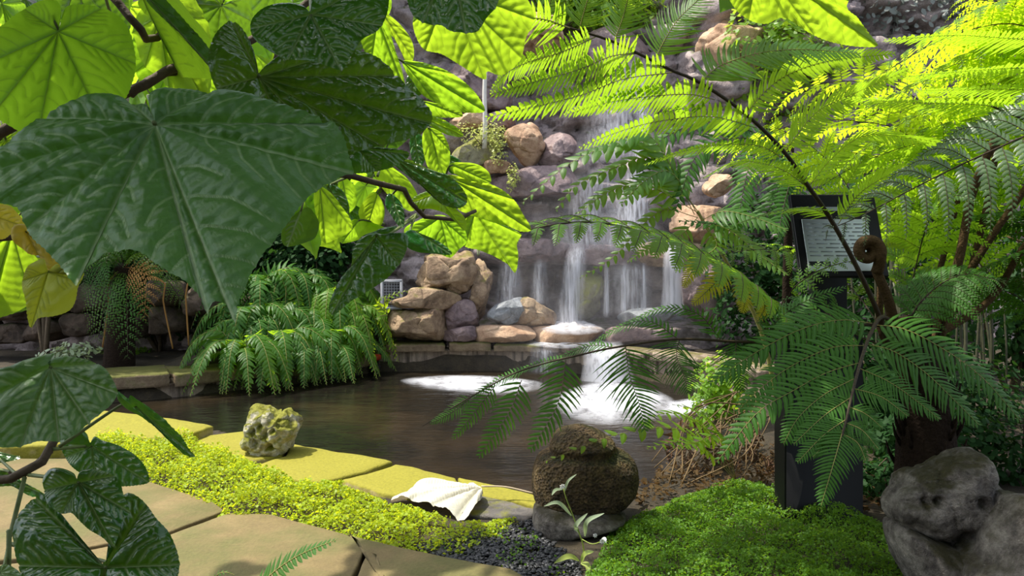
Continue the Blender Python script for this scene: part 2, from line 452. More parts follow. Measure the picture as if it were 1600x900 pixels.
LEFTL=[(-1.52,9.06),(-1.91,8.55),(-2.41,8.13),(-2.87,7.81),(-3.33,7.43),(-4.3,7.1)]
wall('wall_back',[(3.2,6.4),(2.3,7.1)]+BACKL,-.6,.07,-.25,M_POOLWALL)
wall('wall_left',LEFTL,-.6,-.03,-.25,M_POOLWALL)

# ---------------------------------------------------------------- paving slabs and kerb stones
def gpoly(pts,z): return np.array([G(x,y,z)[:2] for x,y in pts])
SLABS=[([(-260,770),(-40,716),(120,716),(222,748),(330,782),(352,797),(262,831),(60,868),(-260,900)],'sandstone paving slab with its cracked corner under the dark glossy leaves'),
 ([(358,801),(425,803),(540,834),(575,850),(520,960),(350,1010),(120,960),(60,874),(266,834)],'broad sandstone paving slab in front of the bright green carpet plant'),
 ([(546,836),(690,868),(800,888),(820,900),(830,960),(760,1060),(500,1090),(352,1014),(526,962),(580,852)],'shaded grey sandstone paving slab beside the black gravel'),
 ([(-260,905),(56,876),(114,962),(340,1014),(300,1200),(-200,1200)],'sandstone paving slab nearest to the path edge under the shrub')]
for k,(pl,lab) in enumerate(SLABS):
    o=prism('paving_slab',gpoly(pl,0),-.06,0.,M_PAVE,bev=.008,wob=.006,seed=k*3.1,step=.05); tag(o,lab,'paving slab','sandstone paving slabs')
KERBS=[([(-60,654),(60,643),(168,641),(262,652),(334,665),(292,679),(180,688),(40,696),(-60,700)],.055,'raised mossy kerb slab by the dark water with a square broken end'),
 ([(286,684),(385,673),(450,690),(440,712),(378,722),(290,704)],.0,'tan kerb stone beneath the pale pitted rock'),
 ([(452,692),(520,704),(580,712),(614,720),(566,737),(526,746),(500,752),(440,748),(400,726),(444,712)],.0,'yellow mossy kerb stone next to the pale pitted rock'),
 ([(618,725),(645,729),(712,746),(724,760),(700,778),(610,772),(532,749),(570,740)],.0,'yellow mossy kerb stone with a slanting crack under the white dry leaf'),
 ([(716,746),(770,756),(818,767),(850,776),(850,792),(756,774),(728,762)],-.005,'narrow yellow kerb stone running up to the brown mossy rock'),
 ([(735,769),(800,784),(838,795),(826,812),(770,806),(712,800),(706,782)],-.01,'dark grey paving stone behind the white dry leaf stalk')]
M_GREYST=rock_mat('grey_stone',[(.05,.045,.045),(.1,.09,.08),(.17,.14,.12)],6,.5,moss=(.14,.14,.02),mossamt=.15)
for k,(pl,z,lab) in enumerate(KERBS):
    o=prism('kerb_stone',gpoly(pl,z),-.32 if k!=5 else -.06,z,M_GREYST if k==5 else M_KERB,bev=.014,wob=.02,seed=k*5.3,step=.05); tag(o,lab,'kerb stone','stones along the near pond edge')
# ledge slabs on the far left bank
led=spline(np.array([(p[0],p[1]) for p in LEFTL])[::-1],40); 
def along(pl,a,b,off0,off1,n=6):
    s=np.linspace(a,b,n)*(len(pl)-1); c=np.stack([np.interp(s,np.arange(len(pl)),pl[:,k]) for k in (0,1)],-1)
    t=nrm(np.gradient(c,axis=0)); nn=np.stack([-t[:,1],t[:,0]],-1)
    return np.concatenate([c+nn*off0,(c+nn*off1)[::-1]])
for a,b_,dz,lab in ((0.,.335,.09,'dark mossy ledge slab on the far bank behind the dark heart leaf'),(.345,.60,.075,'brown mossy ledge slab on the far bank beside the drooping ferns'),(.61,1.,.06,'brown ledge slab on the far bank underneath the drooping ferns')):
    o=prism('ledge_slab',along(led,a,b_,-.05,.55),dz-.12,dz,M_LEDGE,bev=.02,wob=.03,seed=a*9,step=.06); tag(o,lab,'ledge slab','slabs along the far bank')
# coping along the back wall
bl=spline(np.array([(2.3,7.1)]+BACKL),60)
COPE=[(.02,.17,.02),(.18,.33,.03),(.34,.47,.0),(.48,.60,.03),(.61,.72,.01),(.73,.83,.04),(.84,.98,.02)]
CL=['brown coping stone at the shaded end of the back pool wall','brown coping stone behind the arching fern frond','wet coping stone beneath the white spill into the pond','long wet coping stone to one side of the white spill','rounded wet coping stone of the back pool wall under the brown plinth stones','mottled coping stone below the square stone block','yellowish coping stone above the red capped pipe']
for (a,b_,dz),lab in zip(COPE,CL):
    o=prism('coping_stone',along(bl,a,b_,.05,-.30)[::-1],.075,.15+dz*.6,M_LEDGE if b_>.7 else M_POOLWALL,bev=.03,wob=.03,seed=a*7,step=.05); tag(o,lab,'coping stone','stones on the back pool wall')

# ---------------------------------------------------------------- the cliff
def cliff_y(x,z):
    base=9.75+.14*np.clip(z,0,9)
    k=1/(1+np.exp(-(x+.62)*9))*1/(1+np.exp((x-2.5)*6))          # the cascade's bay
    prof=np.interp(z,[-.3,.30,.34,1.02,1.06,1.24,1.30,1.72,1.76,2.06,2.12,2.6,3.4,5.6],[9.35,9.35,10.15,10.12,9.62,9.60,9.95,10.0,9.72,9.72,10.05,10.25,10.5,11.2])
    left=1/(1+np.exp((x+1.2)*5))
    return base*(1-k)+prof*k-.35*left*np.exp(-((x+4.)/3)**2)
xs=np.linspace(-9,9,330); zs=np.linspace(-.3,6.4,150); gx,gz=np.meshgrid(xs,zs); p=np.stack([gx.ravel(),np.zeros(gx.size),gz.ravel()],-1)
y=cliff_y(p[:,0],p[:,2])
q1=p*np.array([1,1,1.5]); q1[:,1]=y*.6
e,c=vcell(q1,1.7,4.); e2,c2=vcell(q1,4.3,11.)
y=y-.20*c*(p[:,2]>.1)-.07*c2+.16*np.exp(-e*14)+.05*np.exp(-e2*16)+vnoise(q1,2.2,1.,5)*.08
p[:,1]=y; nx=len(xs)
i,j=np.meshgrid(np.arange(len(zs)-1),np.arange(nx-1),indexing='ij')
b=MB(); b.add(p,[np.stack([i*nx+j,i*nx+j+1,(i+1)*nx+j+1,(i+1)*nx+j],-1).reshape(-1,4)])
struct(b.build('rock_cliff',M_CLIFF))
# ================================================================ rocks
M_TAN=rock_mat('tan_rock',[(.16,.09,.05),(.33,.2,.12),(.45,.3,.19),(.55,.4,.27)],4,.7,rough=.8)
M_BROWN=rock_mat('brown_rock',[(.08,.05,.03),(.2,.13,.08),(.33,.23,.14),(.42,.31,.2)],4.5,.8,moss=(.16,.14,.03),mossamt=.2)
M_PURP=rock_mat('purple_rock',[(.07,.05,.05),(.16,.11,.11),(.24,.17,.16),(.33,.25,.23)],5,.8,rough=.6,wet=.3)
M_GREENR=rock_mat('lichen_rock',[(.12,.1,.06),(.24,.22,.14),(.34,.31,.2)],5,.7,moss=(.22,.22,.05),mossamt=.45)
M_GREYR=rock_mat('grey_rock',[(.1,.11,.12),(.22,.23,.24),(.36,.37,.38)],9,.8,rough=.5,wet=.25)
M_PALE=rock_mat('pale_limestone',[(.1,.085,.05),(.3,.26,.18),(.5,.46,.37),(.68,.64,.55)],7,.8,moss=(.17,.17,.015),mossamt=.43,mossscale=9,pits=22)
M_MOSSY=rock_mat('moss_crusted_rock',[(.07,.045,.015),(.19,.115,.04),(.34,.22,.08),(.45,.31,.13)],16,1.8,moss=(.10,.10,.012),mossamt=.2,mossscale=5,pits=75)
M_BOULD=rock_mat('weathered_boulder',[(.05,.04,.034),(.17,.145,.12),(.34,.30,.25),(.55,.48,.40)],11,1.8,moss=(.07,.06,.016),mossamt=.27,mossscale=4,speck=((.5,.45,.38),60,.7))
ROCKS=[
# outline, Y, depth, material, box, amp, facet, label
([(645,439),(653,419),(672,396),(697,396),(727,391),(741,400),(746,424),(738,448),(719,459),(685,449),(653,449)],9.25,.55,M_BROWN,.8,.05,.22,'large faceted brown boulder resting on the flat slab by the falls'),
([(608,470),(636,462),(644,450),(678,450),(707,457),(720,465),(717,474),(698,484),(653,481),(612,479)],9.12,.6,M_BROWN,.55,.04,.08,'flat golden slab with layered edge under the large faceted boulder'),
([(607,497),(612,484),(650,482),(698,484),(702,510),(697,530),(653,533),(607,531)],9.15,.55,M_BROWN,.5,.04,.14,'square brown stone block carrying the flat golden slab'),
([(698,480),(722,466),(742,472),(748,500),(744,514),(704,518)],9.3,.5,M_PURP,.5,.04,.12,'dark stone block between the square block and the upright red brown rock'),
([(744,398),(758,412),(770,429),(766,455),(759,480),(757,502),(738,505),(734,470),(740,430)],9.35,.45,M_BROWN,.6,.07,.15,'tall upright red brown rock at the edge of the cascade'),
([(761,492),(773,478),(795,469),(815,466),(824,480),(816,496),(798,507),(773,506)],9.25,.4,M_GREYR,.75,.05,.12,'blue grey boulder at the foot of the cascade'),
([(808,480),(816,466),(832,466),(852,479),(872,492),(866,507),(830,511),(793,510)],9.3,.35,M_BROWN,.7,.05,.15,'orange brown wedge shaped rock behind the blue grey boulder'),
([(900,440),(916,424),(936,424),(942,450),(937,482),(918,503),(900,500)],9.7,.4,M_GREENR,.7,.05,.15,'greenish wet rock standing between two white streams'),
([(958,500),(972,489),(1000,482),(1035,482),(1062,490),(1060,503),(980,507)],9.25,.5,M_GREYR,.6,.05,.05,'low wet dark rock at the foot of the brightest stream'),
([(690,519),(735,508),(744,517),(740,531),(692,532)],9.15,.4,M_PURP,.5,.04,.1,'low brown stone beside the foot of the upright rock'),
([(736,514),(770,508),(828,511),(830,531),(740,533)],9.17,.4,M_TAN,.45,.03,.06,'mottled cobble edged step stone under the blue grey boulder'),
([(829,512),(900,509),(945,514),(945,533),(832,534)],9.2,.4,M_TAN,.45,.03,.05,'smooth tan step stone in the mist below the cascade'),
([(944,514),(1010,511),(1060,518),(1062,536),(946,536)],9.1,.4,M_PURP,.45,.03,.05,'step stone below the brightest stream'),
([(704,242),(730,222),(752,213),(780,215),(777,240),(755,260),(716,254)],9.75,.5,M_GREENR,.7,.04,.1,'sloping lichen green rock under the flowering weed on the cliff'),
([(786,212),(801,197),(823,191),(838,197),(850,225),(846,255),(822,260),(806,243),(796,228)],9.7,.5,M_TAN,.75,.04,.14,'large pinkish tan boulder high on the cliff beside the upper fall'),
([(842,232),(862,208),(892,210),(905,235),(895,259),(848,260)],9.8,.45,M_PURP,.7,.05,.12,'dark wet rock behind the large pinkish tan boulder'),
([(753,257),(773,249),(797,255),(801,268),(757,271)],9.6,.3,M_TAN,.7,.05,.1,'small pink stone on the purple ledge'),
([(762,274),(800,262),(880,258),(912,272),(905,303),(850,309),(780,308),(762,294)],9.65,.6,M_PURP,.5,.05,.1,'long purple ledge stone beneath the pinkish tan boulder'),
([(702,190),(732,176),(760,178),(764,197),(722,203),(704,199)],9.95,.4,M_TAN,.6,.05,.1,'flat reddish rock high on the cliff'),
([(762,180),(790,176),(806,190),(800,200),(766,201)],9.95,.4,M_PURP,.6,.05,.1,'purple grey rock next to the flat reddish rock'),
([(775,380),(820,374),(884,378),(888,404),(830,408),(776,404)],9.6,.5,M_PURP,.45,.05,.1,'overhanging lip stone at the near end of the middle ledge'),
([(886,382),(950,384),(1000,380),(1002,410),(940,414),(888,408)],9.62,.5,M_PURP,.45,.05,.1,'overhanging lip stone in the middle of the cascade'),
([(1000,382),(1060,378),(1110,384),(1112,410),(1060,416),(1002,412)],9.6,.5,M_BROWN,.45,.05,.1,'overhanging lip stone over the brightest stream'),
([(1062,420),(1080,404),(1112,408),(1130,450),(1124,500),(1080,508),(1066,470)],9.3,.5,M_PURP,.6,.06,.2,'dark rock beside the brightest stream'),
([(1100,290),(1118,272),(1140,276),(1146,298),(1125,308),(1104,304)],9.4,.35,M_TAN,.75,.05,.15,'round pinkish rock glimpsed between the dark hanging fronds'),
([(1050,330),(1080,318),(1130,326),(1136,372),(1086,384),(1054,372)],9.6,.4,M_TAN,.6,.06,.15,'reddish rock on the cliff past the cascade'),
([(1090,70),(1115,40),(1160,30),(1200,60),(1195,110),(1140,125),(1100,110)],10.3,.6,M_TAN,.7,.06,.2,'pink brown rock at the cliff top behind the fern tips'),
([(800,60),(812,25),(850,16),(880,40),(872,80),(830,90)],10.4,.6,M_TAN,.7,.06,.2,'pink rock at the cliff top above the fall'),
([(690,130),(720,100),(770,96),(800,130),(790,172),(730,176),(700,165)],10.1,.6,M_PURP,.6,.06,.2,'broad brown rock behind the pale upright pipe'),
([(905,60),(950,40),(1010,50),(1020,110),(960,130),(910,110)],10.5,.5,M_PURP,.6,.06,.15,'grey rock over which the upper fall spills'),
]
for k,(ol,Y,dp,m,bx,amp,fc,lab) in enumerate(ROCKS):
    o=rock('rock',ol,Y,dp,m,box=bx,amp=amp,facet=fc,fscale=4.,seed=k*2.7,nu=96,nv=52,cuts=11); tag(o,lab,'rock','rocks of the cascade')
# stones of the far bank's retaining wall, their shade put into the colour
M_WALLST=rock_mat('shaded_wall_stone',[(.03,.022,.016),(.08,.055,.038),(.14,.1,.07)],5,.8,moss=(.05,.05,.012),mossamt=.25)
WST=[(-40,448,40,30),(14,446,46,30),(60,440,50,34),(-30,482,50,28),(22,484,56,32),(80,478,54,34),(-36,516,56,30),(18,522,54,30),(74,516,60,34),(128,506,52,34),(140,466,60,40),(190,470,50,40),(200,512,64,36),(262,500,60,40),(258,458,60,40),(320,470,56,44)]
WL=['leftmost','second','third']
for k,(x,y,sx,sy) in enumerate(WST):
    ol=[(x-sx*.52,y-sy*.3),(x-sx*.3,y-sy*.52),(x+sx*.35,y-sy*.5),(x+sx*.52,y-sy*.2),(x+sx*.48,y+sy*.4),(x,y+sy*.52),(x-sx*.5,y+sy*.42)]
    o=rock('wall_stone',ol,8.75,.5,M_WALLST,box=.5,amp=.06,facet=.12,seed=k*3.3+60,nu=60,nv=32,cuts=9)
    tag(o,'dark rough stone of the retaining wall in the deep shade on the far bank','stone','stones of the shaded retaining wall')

o=rock('pitted_rock',[(389,649),(400,636),(421,634),(437,643),(449,637),(457,646),(469,662),(467,676),(457,690),(455,703),(440,709),(421,715),(396,710),(382,701),(384,676)],4.98,.3,M_PALE,box=.75,amp=.13,nscale=5,facet=.16,fscale=6,pit=.1,pscale=9,seed=12,nu=120,nv=70,
  holes=[(403,668,.022,.06),(415,660,.02,.05),(408,685,.02,.05),(425,672,.022,.06),(437,665,.015,.05),(431,690,.02,.06),(395,696,.02,.05)])
tag(o,'small pale pitted rock with moss sitting on the pond edge','rock')
o=rock('mossy_rock',[(856,694),(861,682),(876,671),(904,664),(933,670),(958,687),(965,697),(985,712),(996,741),(992,770),(974,791),(945,803),(899,808),(852,800),(836,779),(832,744),(840,716),(850,702)],3.86,.42,M_MOSSY,box=.72,amp=.06,nscale=4,seed=21,nu=160,nv=110,groove=(702,6,.16))
tag(o,'rounded brown mossy rock like a stone pot beside the pond','rock')
o=rock('base_stone',[(833,796),(850,789),(905,796),(960,800),(975,812),(900,828),(868,836),(838,830)],3.75,.34,M_BOULD,box=.6,amp=.08,seed=3); tag(o,'dark flat stone under the rounded brown mossy rock','rock')
o=rock('boulder',[(1386,792),(1396,771),(1415,746),(1427,738),(1452,731),(1478,715),(1515,704),(1533,711),(1542,727),(1547,750),(1562,768),(1570,790),(1552,815),(1537,833),(1502,848),(1475,851),(1437,836),(1407,821),(1389,808)],3.15,.36,M_BOULD,box=.75,amp=.09,nscale=6,facet=.08,fscale=5,seed=31,nu=150,nv=90,
  holes=[(1482,824,.03,.08),(1404,772,.014,.035),(1420,768,.015,.045),(1436,765,.014,.045),(1498,768,.018,.05),(1530,765,.04,.05)])
tag(o,'big weathered grey boulder with a hollow and a rounded peak','boulder')
o=rock('boulder',[(1398,834),(1408,818),(1440,830),(1480,842),(1520,846),(1526,870),(1508,900),(1480,925),(1440,925),(1412,885)],3.12,.42,M_BOULD,box=.65,amp=.09,seed=35,nu=100,nv=60); tag(o,'brown boulder underneath the big weathered grey boulder','boulder')
o=rock('boulder',[(1489,900),(1500,876),(1525,858),(1548,822),(1572,784),(1590,775),(1650,790),(1690,860),(1680,950),(1560,960),(1495,940)],2.95,.5,M_BOULD,box=.65,amp=.1,seed=44,nu=120,nv=70,holes=[(1535,890,.03,.05)]); tag(o,'rough grey boulder cut off by the picture edge','boulder')
# ================================================================ water
m,nt,out=newmat('pond_water'); q=NT(nt); pos=q.pos()
mp=q.n('ShaderNodeMapping'); mp.inputs['Scale'].default_value=(1.,2.6,1); q.l(pos,mp.inputs['Vector'])
hgt=q.math('ADD',q.noise(mp.outputs[0],3.2,3,.5),q.math('MULTIPLY',q.noise(mp.outputs[0],11,2),.25))
pr=q.n('ShaderNodeBsdfPrincipled'); 
col=q.mix(q.ramp(q.noise(pos,.8,3),[(.45,0.),(.7,1.)]),(.008,.007,.005),(.03,.02,.010))
q.l(col,pr.inputs['Base Color']); pr.inputs['Roughness'].default_value=.16; pr.inputs['IOR'].default_value=1.33
q.l(q.bump(hgt,.5,.03),pr.inputs['Normal']); q.l(pr.outputs[0],out.inputs[0]); M_WATER=m
c=POND.mean(0); wp=c+(POND-c)*1.035
b=MB(); b.add(np.concatenate([np.concatenate([wp,np.full((len(wp),1),-.15)],1),[[c[0],c[1],-.15]]]),[np.array([[i,(i+1)%len(wp),len(wp)] for i in range(len(wp))])])
struct(b.build('pond_water',M_WATER,smooth=False))

def white_mat(name,dens,sx,sz,lo,hi,col=(.78,.79,.85),edge=1.6):
    """white water: streaks with gaps, thinner at the rim of the shape (attribute 'a')"""
    m,nt,out=newmat(name); q=NT(nt); pos=q.pos()
    mp=q.n('ShaderNodeMapping'); mp.inputs['Scale'].default_value=(sx,sx*.5,sz); q.l(pos,mp.inputs['Vector'])
    n=q.noise(mp.outputs[0],1.,4,.6)
    st=q.ramp(n,[(lo,0.),(hi,1.)])
    a=q.math('MULTIPLY',q.math('MULTIPLY',st,dens),q.math('POWER',q.attr('a'),edge),True)
    df=q.n('ShaderNodeBsdfDiffuse'); df.inputs[0].default_value=col+(1,)
    tl=q.n('ShaderNodeBsdfTranslucent'); tl.inputs[0].default_value=col+(1,)
    mx=q.n('ShaderNodeMixShader'); mx.inputs[0].default_value=.5; q.l(df.outputs[0],mx.inputs[1]); q.l(tl.outputs[0],mx.inputs[2])
    tp=q.n('ShaderNodeBsdfTransparent'); m2=q.n('ShaderNodeMixShader'); q.l(a,m2.inputs[0]); q.l(tp.outputs[0],m2.inputs[1]); q.l(mx.outputs[0],m2.inputs[2])
    q.l(m2.outputs[0],out.inputs[0]); return m
M_FALL=white_mat('falling_water',1.45,38,.7,.28,.75,edge=1.5)
M_FALLD=white_mat('falling_water_dense',1.,24,1.,.2,.5,edge=.8)
M_VEIL=white_mat('falling_water_veil',.95,30,.6,.3,.8)
M_FOAM=white_mat('foam',1.2,7,12,.25,.55,edge=.9)

def stream(name,path,mat,label,group='streams of the waterfall',parent=None,bul=.5,nu=21,nv=40):
    """path: (px,py,Y,half width in px) from lip to foot -> a rounded curtain of water"""
    p=spline(np.array(path,float),nv); s=np.linspace(-1,1,nu)
    v=[];a=[]
    for side in (1,-1):
        for r,(x,y,Y,wd) in enumerate(p):
            c=P(x,y,Y); hw=wd*Y/F; t=r/(nv-1)
            q_=np.stack([c[0]+s*hw,c[1]-side*np.sqrt(np.maximum(0,1-s*s))*hw*bul*(1 if side>0 else .25),np.full(nu,c[2])],-1)
            v.append(q_); a.append((1-np.abs(s)**1.5)*min(1,(1-t)*6+.35)*min(1,t*5+.25)*(1 if side>0 else .25))
    v=np.concatenate(v); a=np.concatenate(a)
    i,j=np.meshgrid(np.arange(nv-1),np.arange(nu-1),indexing='ij'); qd=np.stack([i*nu+j,(i+1)*nu+j,(i+1)*nu+j+1,i*nu+j+1],-1).reshape(-1,4)
    b=MB(); b.add(v,[qd,qd[:,::-1]+nv*nu],at={'a':a})
    o=b.build(name,mat,parent)
    if parent is None: tag(o,label,'waterfall',group)
    return o
ST=[
([(1000,88,10.2,40),(985,140,10.05,48),(965,200,9.95,62),(950,258,9.75,75)],M_VEIL,'broad misty upper fall behind the bright fern fronds'),
([(1005,120,10.1,10),(1004,200,9.9,13),(1000,258,9.7,18)],M_FALL,'narrow bright streak inside the upper fall'),
([(998,255,9.6,24),(992,300,9.55,34),(985,345,9.5,46),(978,392,9.45,58)],M_FALL,'fanning white fall on the middle ledge'),
([(940,262,9.6,40),(925,320,9.55,52),(915,390,9.45,60)],M_VEIL,'thin water veil spread on the purple ledge'),
([(905,372,9.42,14),(899,410,9.33,20),(893,460,9.3,22),(888,512,9.26,28)],M_FALL,'white stream falling beside the greenish wet rock'),
([(1052,372,9.42,15),(1052,410,9.3,17),(1051,450,9.28,17),(1050,492,9.26,20)],M_FALLD,'brightest solid white stream of the cascade'),
([(985,410,9.38,36),(985,445,9.34,38),(984,492,9.3,42)],M_VEIL,'row of thin threads of water from the middle lip stone'),
([(976,408,9.36,5),(975,445,9.33,6),(974,490,9.3,8)],M_FALL,'thin bright thread of water between the veil and the greenish rock'),
([(1006,410,9.36,4),(1006,450,9.33,5),(1006,488,9.3,6)],M_FALL,'thin bright thread of water in front of the dark recess'),
([(948,410,9.36,4),(948,450,9.33,5),(947,496,9.3,7)],M_FALL,'thin thread of water next to the greenish wet rock'),
([(800,404,9.4,20),(798,440,9.36,24),(796,486,9.3,28)],M_VEIL,'faint veil of water behind the blue grey boulder'),
([(845,404,9.4,12),(843,440,9.36,15),(842,476,9.3,18)],M_VEIL,'faint trickle behind the orange brown rock'),
([(938,533,8.78,34),(946,556,8.6,36),(950,590,8.5,44),(952,622,8.42,58)],M_FALLD,'bright white spill pouring from the back pool wall into the pond'),
([(850,541,8.9,26),(851,556,8.86,26),(852,583,8.84,28)],M_VEIL,'thin sheet of water down the back pool wall'),
([(1082,560,8.1,12),(1082,580,8.05,8),(1081,608,8.02,6)],M_VEIL,'small trickle down the shaded end of the pool wall'),
]
for pth,mt,lab in ST: stream('waterfall_stream',pth,mt,lab)
def foam(pts,z,mat,label,hgt=.03,grp='white foam patches'):
    o=np.array([G(x,y,z)[:2] for x,y in pts]); o=spline(o,64,True); c=o.mean(0); rr=np.linspace(0,1,14)
    v=[];a=[]
    for r in rr:
        p2=c+(o-c)*r; zz=z+.006+hgt*(1-r*r)*(.6+.5*vnoise(np.concatenate([p2,np.zeros((64,1))],1),9.,2,2))
        v.append(np.concatenate([p2,np.maximum(zz,z+.004)[:,None]],1)); a.append(np.full(64,np.clip((1-r)*2.2,0,1)))
    i,j=np.meshgrid(np.arange(13),np.arange(64),indexing='ij'); qd=np.stack([i*64+j,(i+1)*64+j,(i+1)*64+(j+1)%64,i*64+(j+1)%64],-1).reshape(-1,4)
    b=MB(); b.add(np.concatenate(v),[qd],at={'a':np.concatenate(a)})
    tag(b.build('foam',mat),label,'foam',grp)
foam([(880,612),(940,596),(1010,606),(1050,622),(1060,640),(1000,662),(930,664),(880,648),(862,628)],-.15,M_FOAM,'foam where the white spill strikes the pond',.07)
foam([(625,594),(690,587),(770,588),(840,596),(850,608),(790,616),(720,613),(660,606)],-.15,M_FOAM,'long bright foam streak in front of the back pool wall',.02)
foam([(1040,630),(1100,622),(1120,632),(1080,648),(1040,650)],-.15,M_FOAM,'pale ripples at the shaded corner of the pond',.01)
foam([(850,508),(890,502),(930,508),(945,518),(900,525),(850,520)],.31,M_FOAM,'splash on the step beneath the white stream',.10)
foam([(1010,486),(1050,480),(1090,488),(1080,500),(1030,502)],.33,M_FOAM,'splash at the foot of the brightest stream',.10)
foam([(820,530),(880,526),(935,528),(940,540),(880,546),(825,540)],.15,M_FOAM,'white water running over the coping before the spill',.03)
# a low cloud of spray at the foot of the cascade
m,nt,out=newmat('spray'); q=NT(nt)
vs=q.n('ShaderNodeVolumeScatter'); vs.inputs['Color'].default_value=(.93,.93,1,1); vs.inputs['Anisotropy'].default_value=.3
tcn=q.n('ShaderNodeTexCoord'); ln=q.n('ShaderNodeVectorMath',operation='LENGTH'); mp=q.n('ShaderNodeMapping'); mp.inputs['Scale'].default_value=(1/1.55,1/.55,1/1.9); q.l(tcn.outputs['Object'],mp.inputs['Vector']); q.l(mp.outputs[0],ln.inputs[0])
fall=q.math('SUBTRACT',1.,ln.outputs['Value'],True)
q.l(q.math('MULTIPLY',q.math('MULTIPLY',fall,q.noise(tcn.outputs['Object'],2.2,2)),SPRAY),vs.inputs['Density']); q.l(vs.outputs[0],out.inputs['Volume'])
d,fs=sphere_dirs(40,24); b=MB(); cc=P(930,470,9.0); b.add(cc+d*np.array([1.5,.5,1.8]),fs)
if SPRAY>0: tag(b.build('spray',m,origin=cc),'pale spray drifting around the foot of the cascade','spray',kind='stuff')
# ================================================================ the big-leaved shrubs
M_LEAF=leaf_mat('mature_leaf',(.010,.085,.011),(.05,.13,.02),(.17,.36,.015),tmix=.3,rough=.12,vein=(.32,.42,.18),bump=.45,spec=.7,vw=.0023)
M_LITLEAF=leaf_mat('backlit_young_leaf',(.05,.17,.015),(.09,.21,.02),(.46,.74,.025),tmix=.6,rough=.38,vein=(.2,.34,.08),bump=.22,vw=.0018)  # lighter copy of the leaf: backlight partly in its colour, partly young leaves
M_YELL=leaf_mat('yellowing_leaf',(.50,.40,.05),(.55,.45,.07),(.75,.55,.03),tmix=.45,rough=.5,vein=(.38,.36,.06),bump=.4,spots=((.30,.11,.02),9,.62))
M_PALEL=leaf_mat('yellow_green_leaf',(.33,.34,.03),(.36,.36,.05),(.62,.60,.03),tmix=.4,rough=.5,vein=(.24,.28,.05),bump=.4,spots=((.3,.16,.03),40,.70))
M_DRYW=leaf_mat('dry_white_leaf',(.48,.45,.37),(.46,.4,.3),(.5,.4,.25),tmix=.15,rough=.75,vein=(.55,.45,.3),bump=.5,spec=.2)
M_TWIG=plain_mat('shrub_bark',(.07,.05,.028),.8,.3,40,.5,.6)
M_GTWIG=plain_mat('green_stalk',(.10,.13,.035),.6,.4,40,.3,.3)

